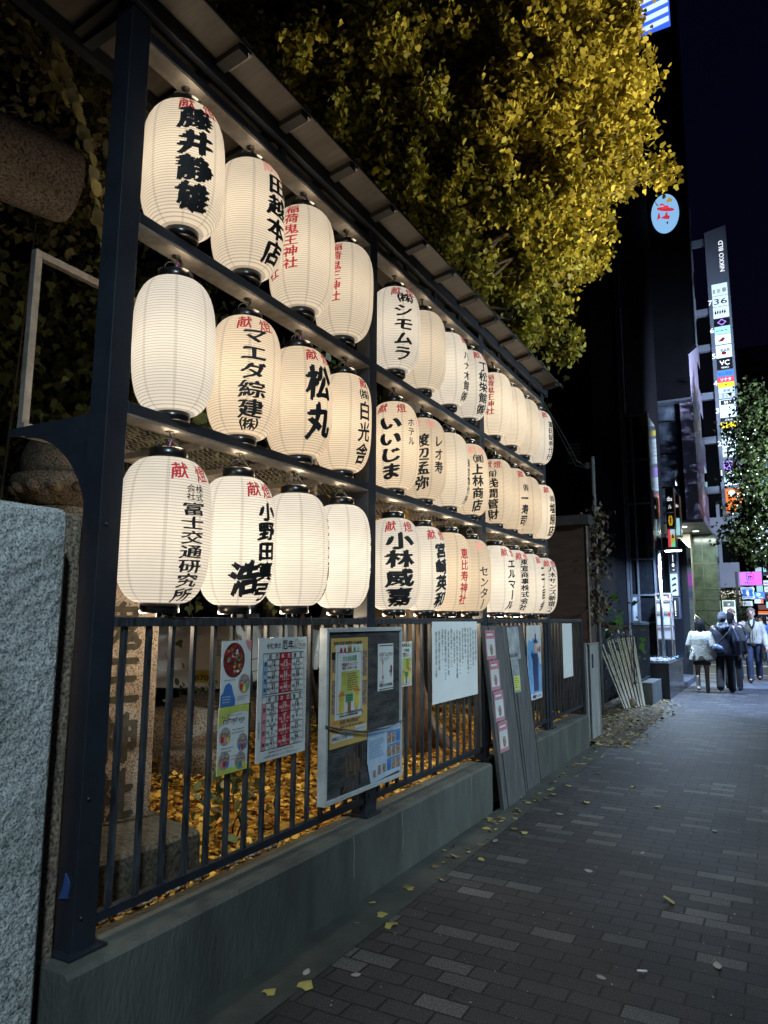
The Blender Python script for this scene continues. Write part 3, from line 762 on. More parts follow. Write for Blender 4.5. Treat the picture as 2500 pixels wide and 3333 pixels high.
mb.tube([(-2.113, 3.21, .987), (-2.108, 3.4, .935), (-2.106, 3.65, .90), (-2.107, 3.9, .897), (-2.112, 4.11, .918)], .003, 6); mb.tube([(-2.2, 3.2, 1.5), (-2.21, 3.2, 1.56)], .003, 5)
mb.build('cable', M('grey_cable', (.06, .06, .07), .5), NB)
# yellow poster with a white sheet over it
p = sheet(poster(3.278, .855, -2.129), .395, .585, p_ochre, .002)
p.text('令和7年度 新宿区立幼稚園', .02, .545, .026, p_black, 2, w=.30, bold=.012)
for (a, b, c, d) in ((.012, .4, .05, .51), (.012, .18, .05, .36), (.335, .36, .385, .51), (.335, .2, .385, .34)): p.rect(a, b, c, d, photo, 1)
p.rect(.005, .47, .05, .51, p_black, 2)
p.lines(.1, .17, .36, 3, .03, .012, p_brown, 2, .2).rect(.02, .125, .08, .145, p_orange, 2).rect(.02, .092, .08, .110, p_orange, 2)
p.text('入園随時受付中', .17, .165, .022, p_black, 3, w=.16, bold=.01).text('各幼稚園／新宿区教育委員会', .09, .118, .018, p_black, 3, w=.2)
p.rect(.015, .03, .24, .075, gloss_white, 2).rect(.255, .06, .38, .095, gloss_white, 2).text('新宿区立 大久保', .02, .042, .022, p_black, 3, w=.15, bold=.01).text('TEL 03-5273', .262, .072, .014, p_black, 3, w=.1)
finish(p, 'poster', 'large yellow kindergarten poster pinned to the left half of the notice board')
def chick(p, a, b, s, l):
    p.disc(a, b, .030 * s, .036 * s, p_yel, l).disc(a, b + .045 * s, .030 * s, .028 * s, p_yel, l + 1).disc(a, b + .066 * s, .040 * s, .007 * s, p_orange, l + 2).disc(a, b + .068 * s, .026 * s, .024 * s, p_orange, l + 2, a0=0, a1=180)
    for d in (-.010, .010): p.disc(a + d * s, b + .048 * s, .003 * s, .004 * s, p_black, l + 3); p.rect(a + (d - .003) * s, b - .048 * s, a + (d + .003) * s, b - .034 * s, p_orange, l)
    p.disc(a, b + .038 * s, .004 * s, .003 * s, p_orange, l + 3)
def kinder(p, w, h):
    s = h / .40
    p.text('大久保幼稚園', w / 2, h * .78, .034 * s, p_green, 2, align='c', w=w * .52, bold=.02).frame(.012 * s, .03 * s, w - .012 * s, h * .90, .0025 * s, p_black, 2)
    p.rect(w * .42, h * .89, w * .56, h * .975, p_brown, 3).disc(w * .49, h * .975, w * .07, .008 * s, p_ochre, 4)
    for k, m_ in enumerate((p_red, p_red, p_green, p_lime)): p.disc(w * (.18, .32, .68, .82)[k], h * .93, .012 * s, .014 * s, m_, 3)
    p.text('体験園庭の会 ひよこクラブ', w / 2, h * .715, .02 * s, p_red, 2, align='c', w=w * .6, bold=.01).text('毎回 10:00-11:30', w / 2, h * .665, .02 * s, p_black, 2, align='c', w=w * .55, bold=.01)
    p.rect(w * .20, h * .34, w * .90, h * .64, p_lime, 2).text('11月', w * .24, h * .575, .022 * s, p_orange, 3, w=w * .13).text('12月', w * .24, h * .455, .022 * s, p_orange, 3, w=w * .13).lines(w * .42, h * .61, w * .85, 8, h * .031, .007 * s, p_brown, 3, .3)
    p.rect(w * .36, h * .22, w * .64, h * .33, p_green, 3).lines(w * .39, h * .31, w * .62, 3, h * .03, .005 * s, p_black, 4, .1).rect(w * .44, h * .07, w * .56, h * .22, p_brown, 3)
    chick(p, w * .21, h * .165, s * .95, 3); chick(p, w * .78, h * .20, s * .95, 3)
    p.lines(w * .15, h * .05, w * .85, 1, .01, .006 * s, p_black, 3, .05)
p = sheet(poster(3.322, 1.0, -2.1265), .285, .402, white_sheet, .0012); kinder(p, .285, .402)
finish(p, 'poster', 'white kindergarten sheet with two chicks, pinned over the yellow poster')
p = sheet(poster(3.80, 1.115, -2.130), .195, .28, white_sheet, .002)
for k, (ch, m_) in enumerate(zip('わくわくうんどうかい', (p_brown, p_blue, p_red, p_lblue, p_lime, p_green, p_orange, p_blue, p_pink, p_red))): p.text(ch, .012 + .0172 * k, .205, .03, m_, 2, w=.019, bold=.02)
p.lines(.01, .272, .19, 1, .01, .006, p_black, 2, .02).lines(.012, .012, .19, 1, .01, .006, p_black, 2, .02).lines(.02, .195, .15, 2, .01, .004, p_grey).text('新宿区立大久保幼稚園', .098, .025, .02, p_black, 2, align='c', w=.165, bold=.015).lines(.015, .058, .1, 2, .01, .004, p_grey)
p.rect(.055, .08, .057, .17, p_red, 2).disc(.056, .168, .008, .012, p_orange, 3).disc(.058, .078, .008, .012, p_red, 3)
p.disc(.165, .135, .012, .014, p_red, 3).disc(.165, .115, .010, .016, p_black, 3).rect(.158, .08, .162, .105, p_black, 3).rect(.168, .08, .172, .105, p_red, 3).rect(.135, .11, .16, .115, p_black, 3)
finish(p, 'poster', 'small white sports-day sheet with rainbow title, pinned right of centre on the notice board')
blue_n = M('print_newsletter_paper', (.42, .55, .70), .15, var=.08, scale=5, bump=.6, bscale=10, coat=.6)
p = Panel((-2.129, 3.68, .598), (0, 1, 0), (0, 0, 1), (1, 0, 0)); p.poly([(.04, 0), (.415, .02), (.412, .302), (.0, .302), (-.005, .13)], blue_n, 1).poly([(.04, 0), (.415, .02), (.412, .302), (.0, .302), (-.005, .13)][::-1], blue_n, 0)
for r_ in range(3):
    for c_ in range(3): p.rect(.235 + .058 * c_, .04 + .078 * r_, .285 + .058 * c_, .10 + .078 * r_, photo if (r_ + c_) % 4 else p_blue, 2)
    p.rect(.235, .102 + .078 * r_, .405, .112 + .078 * r_, p_blue, 2)
p.rect(.02, .262, .19, .282, p_lblue, 2).lines(.02, .24, .20, 9, .012, .004, p_blue, 2).rect(.06, .03, .1, .07, photo, 2).rect(.12, .035, .16, .09, photo, 2).rect(.18, .04, .22, .09, photo, 2).frame(.14, .1, .21, .145, .002, p_blue, 2)
finish(p, 'poster', 'pale blue glossy newsletter hanging askew at the lower right of the notice board')
p = sheet(poster(4.25, 1.10, -2.212), .17, .293, white_sheet, .002); kinder(p, .17, .293)
finish(p, 'poster', 'small kindergarten flyer with yellow box, on the bars right of the notice board')
# handwritten notice
p = sheet(poster(4.755, .935), .89, .592, white_sheet, .002)
cols = ['稲荷鬼王神社', '新年初祈祷初年祭', '祈願所願成就', '家内安全商売繁昌', '奉納御神燈', '交通安全厄除', '新嘗祭月次祭', '石崎千家内安全祈願', '心願成就身体健全', '御札御守', '身体健全病気平癒', '成就祈願祈祷', '北野家二十一家', '井戸屋根の修繕', '御協力感謝申上候']
for k, t in enumerate(cols): p.vtext((t + '一二三')[:6 + k % 4], .85 - .056 * k, .55 - rnd.uniform(0, .03), .042, p_black, 2, w=.036, bold=.0)
finish(p, 'notice_sheet', 'large white handwritten notice with columns of brush writing hung on the railing', 'notice')
p = sheet(poster(7.0, .74), .48, .745, gloss_white, .002)
sky_b = M('print_sky_blue', (.16, .36, .62), .15, coat=.5, bump=.3, bscale=12)
p.poly([(0, .55), (.06, .60), (.14, .58), (.22, .62), (.30, .56), (.42, .36), (.48, .33), (.48, 0.06), (0, .06)], sky_b, 1)
nv = M('print_navy', (.02, .04, .12), .3)
p.poly([(.20, .08), (.36, .08), (.37, .38), (.34, .46), (.22, .46), (.17, .38)], nv, 2).disc(.28, .52, .045, .055, p_skin, 3).disc(.28, .57, .065, .04, nv, 4, a0=0, a1=180).rect(.21, .563, .35, .575, nv, 4).rect(.262, .60, .298, .66, nv, 4).poly([(.12, .45), (.16, .49), (.24, .42), (.22, .36)], nv, 3)
p.text('110番', .335, .47, .075, p_red, 3, w=.12, bold=.02).rect(0, 0, .48, .055, gloss_white, 2).rect(.15, .012, .26, .045, nv, 3).lines(.28, .04, .44, 2, .015, .006, p_black, 3)
finish(p, 'poster', 'blue police poster of an officer with the number 110, behind the leaning boards')
p = sheet(poster(8.36, .87), .44, .63, white_sheet, .002)
finish(p, 'notice_sheet', 'plain blank white sheet hung near the far end of the railing', 'notice')

# leaning boards, their strips
oldw = M('grey_weathered_plank', (.075, .08, .082), .8, var=.45, scale=4, bump=.4, bscale=40, stretch=(6, 6, .7))
def plank(name, yb0, yb1, yt0, yt1, xb, xt, ztop, label):
    mb = MB(); t = Vector((-.035, 0, 0))
    a = [Vector((xb, yb0, 0)), Vector((xb, yb1, 0)), Vector((xt, yt1, ztop)), Vector((xt, yt0, ztop))]
    mb.add(a + [q + t for q in a], [(0, 1, 2, 3), (7, 6, 5, 4), (0, 4, 5, 1), (1, 5, 6, 2), (2, 6, 7, 3), (3, 7, 4, 0)])
    o = tag(mb.build(name, oldw, loc=(xb, (yb0 + yb1) / 2, 0), bevel=.004), label, 'board')
    g = MB(); d = Vector((.0025, 0, 0))
    for f in (.17, .985):
        p0 = a[0].lerp(a[1], f) + d; p1 = a[3].lerp(a[2], f) + d; g.bar(p0, p1, .006, .003, up=(1, 0, 0))
    g.build('plank_joint', M('dark_hole', (.004, .004, .004), .9), o); return o
plank('wooden_board', 5.80, 6.39, 5.66, 6.22, -2.06, -2.16, 1.49, 'grey weathered board leaning on the railing, the one with the pink strip')
plank('wooden_board', 6.46, 6.96, 6.285, 6.77, -2.095, -2.185, 1.488, 'grey streaked board leaning on the railing, right of the pink strip')
def onboard(y, z): return -2.06 - .10 * z / 1.49 + .004
pinkp = M('print_pink_sheet', (.50, .24, .28), .12, coat=.6, bump=.6, bscale=12, var=.12)
pk2 = M('print_pink_deep', (.45, .12, .16), .2)
for k in range(4):
    z1 = 1.455 - .255 * k; z0 = z1 - .245; sh = .045 * (k)
    p = Panel((onboard(0, z0), 5.665 + sh, z0), (0, 1, 0), Vector((-.1 / 1.49, 0, 1)), (1, 0, 0.067))
    p.rect(0, 0, .23, .245, pinkp if k != 1 else pinkp, 1).rect(.02, .03, .21, .17, gloss_white, 2).rect(.02, .19, .21, .225, pk2, 2).lines(.03, .15, .2, 3, .02, .005, p_grey, 3).disc(.12, .08, .04, .045, photo, 3).rect(.03, .197, .18, .216, gloss_white, 3)
    finish(p, 'flyer', f"pink and white flyer in plastic, {('top', 'second', 'third', 'lowest')[k]} of four down the leaning board", 'flyer', 'pink flyers on the leaning board')
clear = M('crumpled_plastic_sleeve', (.34, .37, .38), .08, coat=.8, bump=1.0, bscale=16, var=.3, scale=8)
def onb2(z): return -2.095 - .09 * z / 1.488 + .004
p = Panel((onb2(1.18), 6.24, 1.18), (0, 1, 0), Vector((-.095 / 1.49, 0, 1)), (1, 0, .064))
p.poly([(0.02, 0), (.40, -.005), (.38, .298), (-.03, .29)], clear, 1).text('AKEGANA', .06, .02, .05, p_black, 2, w=.28, bold=.01)
finish(p, 'plastic_sleeve', 'crumpled clear plastic sleeve pinned at the top of the streaked board', 'sleeve')
p = Panel((onb2(.88), 6.36, .88), (0, 1, 0), Vector((-.095 / 1.49, 0, 1)), (1, 0, .064))
p.poly([(.02, 0), (.21, -.003), (.2, .295), (-.02, .3)], clear, 1).rect(.03, .02, .19, .15, p_lime, 2).lines(.05, .13, .17, 5, .02, .006, p_black, 3)
finish(p, 'plastic_sleeve', 'smaller plastic sleeve with a lime note, under the crumpled one', 'sleeve')
# stickers and tape
mb = MB(); mb.prism([(0, 0), (.05, .01), (.055, .06), (.03, .09), (.02, .04)], (-2.30, 1.794, .56), (1, 0, 0), (0, 0, 1), (0, .004, 0))
tag(mb.build('torn_tape', M('blue_tape', (.03, .07, .22), .4), loc=(-2.28, 1.795, .56)), 'torn scrap of blue tape stuck low on the nearest rack post', 'tape')

# ------------------------------------------------------------------ shrine stones on the left
g_front = granite('granite_rough', (.32, .35, .35), (.10, .115, .115), (.48, .52, .52), 150, .7)
g_warm = granite('granite_speckled', (.25, .20, .16), (.05, .04, .03), (.36, .29, .23), 120, .25)
g_dark = granite('granite_mossy', (.045, .042, .032), (.02, .018, .014), (.075, .068, .05), 60, .5)
g_brown = granite('granite_brown', (.17, .135, .10), (.05, .04, .03), (.30, .25, .19), 80, .5)
def block(name, c, size, mat, label, cat, r=.03, rotz=0, rough=.0, sub=5, seed=1, parent=None):
    bm = bmesh.new(); bmesh.ops.create_cube(bm, size=1)
    for v in bm.verts: v.co = Vector((v.co.x * size[0], v.co.y * size[1], v.co.z * size[2]))
    bmesh.ops.bevel(bm, geom=bm.edges[:], offset=r, segments=3, profile=.6, affect='EDGES')
    if rough:
        bmesh.ops.subdivide_edges(bm, edges=bm.edges[:], cuts=sub, use_grid_fill=True)
        rg = random.Random(seed); ph = [rg.uniform(0, 9) for _ in range(9)]
        for v in bm.verts:
            x, y, z = v.co
            d = math.sin(x * 9 + ph[0] + 2 * math.sin(z * 7 + ph[1])) + math.sin(y * 8 + ph[2] + 2 * math.sin(x * 6)) + math.sin(z * 8 + ph[3] + math.sin(y * 11))
            v.co += v.co.normalized() * d * rough
    rot = Matrix.Rotation(R(rotz), 3, 'Z')
    for v in bm.verts: v.co = rot @ v.co
    me = bpy.data.meshes.new(name); bm.to_mesh(me); bm.free(); me.materials.append(mat)
    for p in me.polygons: p.use_smooth = bool(rough)
    o = bpy.data.objects.new(name, me); COL.objects.link(o)
    if parent: o.parent = parent; o.location = Vector(c) - wloc(parent)
    else: o.location = c; tag(o, label, cat)
    return o
GP = thing('granite_pillar', 'big rough pale granite pillar with rounded top corner at the left edge', 'stone pillar', (-2.32, 1.2, 0))
block('pillar_shaft', (-2.31, 1.19, .96), (.42, .80, 1.92), g_front, None, None, .045, rough=.0016, sub=14, parent=GP)
mb = MB()
for (a, b, c, d) in ((.84, .90, .10, 1.80), (1.36, 1.42, .10, 1.78)):
    pass
mb.box(-2.104, -2.092, .86, 1.335, .3, 1.77); mb.build('raised_panel', g_front, GP, bevel=.012)
block('stone_post', (-2.37, 1.715, .97), (.20, .10, 1.92), g_brown, 'thin brown stone post wedged between granite pillar and steel rack', 'stone post', .012)

ST = thing('stone_stele', 'speckled granite stele with deep carved black characters behind the railing', 'stele', (-2.95, 2.5, .57))
sw, sd, shh, ang = .50, .26, 2.0, 62
# stele stands on its plinth, face turned to the street
fu = Vector((math.cos(R(75)), math.sin(R(75)), 0)); fn = Vector((fu.y, -fu.x, 0))
SC = Vector((-2.955, 2.50, 0))
mb = MB(); mb.obox(SC + Vector((0, 0, 1.30)), fu * .22, -fn * .10, Vector((0, 0, .73))); mb.build('slab', g_warm, ST, bevel=.012)
mb = MB(); mb.obox(SC + Vector((0, 0, .575)), fu * .25, -fn * .125, Vector((0, 0, .012))); mb.build('plinth', g_dark, ST, bevel=.006)
p = Panel(SC + fn * .1015, fu, (0, 0, 1), fn); p.st = .002
carve = M('carved_dark_stone', (.035, .03, .02), .9, var=.5, scale=30)
for ch, z in zip('鬼王神社', (1.41, 1.15, .87, .605)): p.text(ch, 0.02, z, .25, carve, 1, align='c', w=.21, bold=.05)
p.build('carved_characters', ST)
# big mossy base stone beside it
block('base_stone', (-2.82, 2.20, .40), (.70, 1.04, .34), g_dark, 'dark mossy block of stone under the stele, just behind the near railing', 'stone', .05, rotz=-4, rough=.010, sub=6, seed=3)
block('yard_rock', (-4.05, 4.30, .42), (.50, .34, .24), g_brown, 'flat brown rock lying among the yellow leaves', 'rock', .06, rotz=30, rough=.012, sub=5, seed=5)
block('yard_rock', (-4.75, 4.85, .52), (.8, .55, .5), g_brown, 'large brown boulder behind the flat rock', 'rock', .1, rotz=55, rough=.02, sub=5, seed=6)
block('yard_rock', (-4.5, 3.75, .5), (.34, .5, .5), g_brown, 'upright boulder next to the stele', 'rock', .09, rotz=20, rough=.016, sub=5, seed=8)
block('yard_rock', (-5.4, 6.0, .50), (.9, .6, .42), g_brown, 'low wide boulder farther back in the yard', 'rock', .1, rotz=15, rough=.02, sub=5, seed=9)
# stone lantern (its round top shows above the pillar)
SL = thing('stone_lantern', 'old stone lantern with a domed top over a lotus collar, in the shade', 'stone lantern', (-4.55, 3.4, .33))
c0 = (-4.55, 3.4, 0)
MB().lathe(c0, [(.30, .33), (.30, .5), (.16, .55), (.15, 1.6), (.20, 2.2), (.23, 2.28), (.23, 2.33)], 28).build('shaft', g_brown, SL)
mb = MB(); mb.lathe(c0, [(.20, 2.33), (.34, 2.42), (.40, 2.50), (.385, 2.55), (.31, 2.565)], 40)
for k in range(14):
    a = 2 * math.pi * k / 14; mb.ball((c0[0] + .345 * math.cos(a), c0[1] + .345 * math.sin(a), 2.46), .062, 10, sz=.8)
mb.build('lotus_collar', g_brown, SL)
MB().lathe(c0, [(.31, 2.565), (.335, 2.62), (.335, 2.70), (.30, 2.80), (.22, 2.88), (.10, 2.92), (.001, 2.93)], 36).build('dome', g_brown, SL)
# torii beam
TO = thing('torii_gate', 'granite torii with a thick round crossbeam end jutting in at upper left', 'torii', (-5.1, 1.6, .33))
g_tor = granite('granite_torii', (.25, .215, .185), (.09, .075, .065), (.40, .35, .30), 60, .35)
e = Vector((-4.38, 3.10, 4.70)); a = Vector((-4.70, 1.9, 4.70)); dd = (a - e).normalized()
mb = MB(); pts = [e - dd * .0, e + dd * .04, e + dd * .3, a, a + dd * 2.5]; mb.tube(pts, [.255, .275, .28, .28, .28], 32); mb.build('crossbeam', g_tor, TO)
q = a + dd * 1.4; mb = MB(); mb.tube([(q.x - .7, q.y - .6, .33), (q.x - .62, q.y - .6, 4.7)], [.30, .25], 24); mb.build('column', g_tor, TO)

# ------------------------------------------------------------------ parked vans in the yard
vanw = M('white_car_paint', (.75, .68, .60), .3, var=.05, coat=.6); glass = M('dark_car_glass', (.012, .013, .015), .06, spec=.7)
tyre = M('tyre_rubber', (.012, .012, .012), .85); trim = M('grey_trim', (.05, .05, .05), .5)
lens = M('headlight_lens', (.42, .40, .38), .08, coat=1.0, var=.3, scale=20); chrome = M('chrome', (.5, .5, .5), .15, 1.0)
plate_y = M('yellow_number_plate', (.55, .40, .06), .5)
def van(x0, y0, label, L_=3.3, plate='8705'):
    V = thing('parked_van', label, 'van', (x0 - .74, y0 + L_ / 2, .33)); z0 = .33
    side = [(0, .30), (.02, .62), (.10, .95), (.34, 1.12), (.78, 1.72), (1.0, 1.83), (L_ - .15, 1.86), (L_ - .03, 1.75), (L_, .95), (L_, .32), (L_ - .3, .25), (.3, .25)]
    bm = bmesh.new()
    vsL = [bm.verts.new((x0, y0 + a, z0 + b)) for a, b in side]; vsR = [bm.verts.new((x0 - 1.48, y0 + a, z0 + b)) for a, b in side]
    n = len(side)
    for k in range(n): bm.faces.new((vsL[k], vsR[k], vsR[(k + 1) % n], vsL[(k + 1) % n]))
    bm.faces.new(list(reversed(vsL))); bm.faces.new(vsR)
    for v in bm.verts:     # tumblehome
        if v.co.z - z0 > 1.1: v.co.x = (x0 - .74) + (v.co.x - x0 + .74) * .90
    bmesh.ops.recalc_face_normals(bm, faces=bm.faces[:])
    me = bpy.data.meshes.new('body'); bm.to_mesh(me); bm.free(); me.materials.append(vanw)
    o = bpy.data.objects.new('body', me); COL.objects.link(o); o.parent = V
    me.transform(Matrix.Translation(-wloc(V)))
    b = o.modifiers.new('bevel', 'BEVEL'); b.width = .07; b.segments = 4; b.limit_method = 'ANGLE'; b.angle_limit = R(25)
    for p_ in me.polygons: p_.use_smooth = False
    mb = MB(); mb.add([(x0 - .22, y0 + .385, z0 + 1.15), (x0 - 1.26, y0 + .385, z0 + 1.15), (x0 - 1.22, y0 + .755, z0 + 1.68), (x0 - .26, y0 + .755, z0 + 1.68)], [(0, 1, 2, 3)]); 
    mb.v = [(x, y - .02, z + .014) for x, y, z in mb.v]; mb.build('windscreen', glass, V)
    for (a, b_) in ((.50, 1.32), (1.40, 2.2), (2.28, L_ - .18)):
        mb = MB(); t = .30 if a < .6 else 0
        mb.add([(x0 - .005, y0 + a, z0 + 1.13), (x0 - .005, y0 + b_, z0 + 1.13), (x0 - .062, y0 + b_, z0 + 1.68), (x0 - .062, y0 + a + t, z0 + 1.68)], [(0, 1, 2, 3)]); mb.build('side_window', glass, V)
    for y in (y0 + .62, y0 + L_ - .6):
        for sx in (-.02, -1.46):
            mb = MB(); mb.tube([(x0 + sx - .09, y, z0 + .27), (x0 + sx + .03, y, z0 + .27)], .27, 28); w = mb.build('wheel', tyre, V)
            mb = MB(); mb.tube([(x0 + sx + (.025 if sx > -1 else -.11), y, z0 + .27), (x0 + sx + (.036 if sx > -1 else -.095), y, z0 + .27)], .17, 24); mb.build('rim', chrome, w)
    for sx in (-.05, -1.16):
        mb = MB(); mb.add([(x0 + sx + .01, y0 + .06, z0 + .68), (x0 + sx - .26, y0 + .0, z0 + .70), (x0 + sx - .24, y0 + .06, z0 + .92), (x0 + sx + .012, y0 + .22, z0 + .95)], [(0, 1, 2, 3)])
        mb.v = [(x, y - .012, z) for x, y, z in mb.v]; mb.build('headlight', lens, V)
    MB().box(x0 - 1.46, x0 - .02, y0 - .03, y0 + .10, z0 + .26, z0 + .52).build('bumper', vanw, V, bevel=.02)
    P = Panel((x0 - .42, y0 - .032, z0 + .34), (1, 0, 0), (0, 0, 1), (0, -1, 0)); P.rect(-.16, 0, .17, .165, plate_y, 1).text(plate, 0, .03, .10, p_black, 2, align='c', w=.26, bold=.02); P.build('number_plate', V)
    mb = MB()
    for z in (.60, .42): mb.box(x0 - .001, x0 + .002, y0 + .35, y0 + L_ - .2, z0 + z, z0 + z + .012)
    for y in (1.36, 2.24): mb.box(x0 - .001, x0 + .002, y0 + y, y0 + y + .012, z0 + .35, z0 + 1.1)
    mb.build('door_gap', trim, V)
    mb = MB(); mb.box(x0 - .02, x0 + .16, y0 + .52, y0 + .60, z0 + 1.10, z0 + 1.28); mb.build('mirror', trim, V, bevel=.02)
    return V
V1 = van(-7.12, 7.2, 'white kei van parked behind the stele, headlight and yellow plate showing between bars', plate='8705')
P = Panel((-7.115, 9.55, 1.02), (0, 1, 0), (0, 0, 1), (1, 0, 0)); P.text('小さき', 0, .2, .12, p_black, 1, bold=.01).text('番', .1, .04, .16, p_black, 1, bold=.02).text('会社', .1, -.1, .1, p_black, 1); P.build('door_lettering', V1)
V1.rotation_euler = (0, 0, R(24))
van(-7.6, 11.2, 'second pale van parked farther back, seen above the notice board', plate='3114')
mb = MB(); stripe = M('pinkish_shutter', (.16, .09, .075), .6, var=.3, scale=3, stretch=(1, 20, .2))
mb.box(-12.2, -12.0, 9, 24, .3, 3.2); YB = thing('yard_building', 'dark building with a reddish striped shutter closing the back of the yard', 'building', (-12, 12, .3)); mb.build('shutter', stripe, YB); MB().box(-14, -12.21, -6, 40, .3, 15).build('wall', M('dark_plaster', (.012, .012, .012), .8), YB)

# fallen ginkgo leaves in the yard
rng = np.random.default_rng(11)
gold = M('ginkgo_leaf_fallen', (.50, .27, .035), .65, var=.4, col2=(.82, .48, .075), scale=3, island=True)
n = 34000
y = rng.uniform(1.9, 9.2, n); x = -2.36 - np.abs(rng.normal(0, 1.4, n)); 
keep = ~((np.abs(x + 2.82) < .36) & (y < 2.74)); x, y = x[keep], y[keep]; n = len(x)
dens = (np.sin(x * 2.1 + y) + np.sin(y * 1.3 - x * .7)) * .012
pos = np.stack([x, y, .335 + rng.uniform(0, .035, n) + np.maximum(0, dens)], 1)
Vv, Ff = leaf_arrays(pos, .047, FAN, rng, 0, .72)
o = stuffmesh('fallen_leaves', Vv, Ff, [gold]); tag(o, 'thick carpet of golden ginkgo leaves on the shrine yard', 'fallen leaves', kind='stuff')
# gravel edging
mb = MB()
for k in range(130):
    yy = rnd.uniform(1.95, 3.2); mb.ball((-2.36 + rnd.uniform(-.03, .02), yy, .385 + rnd.uniform(0, .012)), rnd.uniform(.008, .016), 6, sz=.7)
tag(mb.build('gravel', g_brown, loc=(-2.36, 2.5, .38)), 'small brown gravel along the inner edge of the wall', 'gravel', kind='stuff')

# ------------------------------------------------------------------ plants behind the rack
ivy_m = M('ivy_leaf', (.10, .125, .045), .42, var=.5, col2=(.21, .24, .085), scale=4, island=True, trans=.2)
olive_m = M('evergreen_leaf', (.22, .20, .075), .4, var=.45, col2=(.40, .36, .14), scale=4, island=True, trans=.2)
bark = M('ginkgo_bark', (.11, .075, .05), .9, var=.5, scale=9, bump=.9, bscale=22, stretch=(1, 1, .25), col2=(.19, .14, .10))
twig_m = M('twig_bark', (.05, .04, .025), .85, var=.4)
def plant(name, label, cat, blobs, nleaf, size, shape, mat, stem, seed, hang=.6, group=None, shell=.5, rstem=.03):
    rg = np.random.default_rng(seed); c = Vector(stem[0])
    T = thing(name, label, cat, c, group)
    w = np.array([b[1][0] * b[1][1] * b[1][2] for b in blobs]) ** .75; w = w / w.sum(); P_ = []
    for b, k in zip(blobs, w):
        m_ = int(nleaf * k); sub = max(3, m_ // 22); cc = in_blob(rg, b[0], b[1], sub, shell)
        P_.append(cc[rg.integers(0, sub, m_)] + rg.normal(size=(m_, 3)) * size * 1.5)
    Vv, Ff = leaf_arrays(np.concatenate(P_), size, shape, rg, hang)
    stuffmesh('foliage', Vv, Ff, [mat], parent=T)
    mb = MB()
    for s in stem[1:]: 
        mb.tube([c + (Vector(s) - c) * t + Vector((rnd.uniform(-.06, .06), rnd.uniform(-.06, .06), 0)) * (1 - abs(2 * t - 1)) for t in (0, .35, .7, 1)], [rstem, rstem * .8, rstem * .6, rstem * .3], 7)
    mb.build('stem', twig_m, T); return T
plant('ivy_hedge', 'dark ivy-clad hedge behind the near end of the rack', 'hedge', [((-5.7, 3.2, 3.0), (.5, 1.5, 1.6)), ((-5.2, 4.6, 2.8), (.5, 1.2, 1.3)), ((-6.1, 2.4, 3.6), (.5, 1.0, 1.4)), ((-5.2, 4.6, 4.2), (.5, 1.2, .8)), ((-4.3, 4.0, 3.4), (.3, .5, .6))], 13000, .10, IVY, ivy_m, [(-5.6, 3.6, .33), (-5.7, 3.0, 3.4), (-5.2, 4.6, 3.2), (-5.6, 3.6, 3.8)], 21, .9, rstem=.012)
plant('ivy_hedge', 'dark ivy-clad hedge behind the middle of the rack', 'hedge', [((-4.3, 5.6, 3.0), (.45, 1.2, 1.2)), ((-4.3, 7.2, 3.0), (.45, 1.2, 1.3)), ((-4.2, 6.2, 3.9), (.5, 1.3, .5))], 4500, .085, IVY, ivy_m, [(-4.4, 6.6, .33), (-4.3, 5.6, 3.3), (-4.3, 7.4, 3.4)], 22, .9)
plant('ivy_hedge', 'ivy growing past the far end post of the rack', 'hedge', [((-3.2, 8.7, 3.4), (.35, .5, 1.3)), ((-2.9, 8.9, 4.6), (.35, .5, .6)), ((-2.75, 9.0, 2.9), (.16, .3, .5))], 1300, .085, IVY, ivy_m, [(-3.3, 8.7, .33), (-3.2, 8.7, 3.6), (-2.9, 8.9, 4.8)], 23, .8)
# tall leafy shoots at the left, in front of the torii
def shoot(pts, n, size, label, seed, group=None):
    rg = random.Random(seed); T = thing('leafy_branch', label, 'branch', pts[0], group)
    P_ = [Vector(p_) for p_ in pts]; mb = MB(); mb.tube(P_, [.012 * (1 - .7 * i / (len(P_) - 1)) for i in range(len(P_))], 6); mb.build('stem', twig_m, T)
    V_ = []; F_ = []
    for k in range(n):
        t = k / (n - 1) * (len(P_) - 1); i = min(int(t), len(P_) - 2); p0 = P_[i].lerp(P_[i + 1], t - i); d = (P_[i + 1] - P_[i]).normalized()
        s = d.cross(Vector((.8, .55, .1))).normalized() * (1 if k % 2 else -1)
        ax = (s + d * .55 + Vector((0, 0, rg.uniform(-.2, .2)))).normalized(); nr = Vector((rg.uniform(.4, .9), rg.uniform(-.8, -.3), rg.uniform(-.3, .4)))
        a = ax.cross(nr).normalized(); c = a.cross(ax); z = size * rg.uniform(.8, 1.2); b = len(V_)
        for q in OVAL: V_.append(p0 + (a * q[0] * 1.15 + ax * q[1] + c * q[2] * rg.uniform(.5, 2)) * z)
        F_.append(tuple(range(b, b + len(OVAL))))
    mb = MB(); mb.add(V_, F_); mb.build('foliage', olive_m, T); return T
shoot([(-2.95, 2.5, 2.3), (-2.97, 2.45, 2.9), (-3.05, 2.4, 3.5), (-3.12, 2.35, 4.0), (-3.28, 2.3, 4.45), (-3.48, 2.28, 4.9)], 58, .105, 'long upright branch of oval leaves beside the first post', 3)
shoot([(-3.62, 2.6, 4.75), (-3.7, 2.5, 4.9), (-3.78, 2.4, 5.05), (-3.95, 2.3, 5.25)], 20, .10, 'short olive branch at the far left, above the stone crossbeam', 4)
shoot([(-3.3, 2.7, 2.5), (-3.2, 2.6, 3.0), (-3.22, 2.55, 3.4)], 22, .09, 'small leafy branch under the stone crossbeam end', 5)
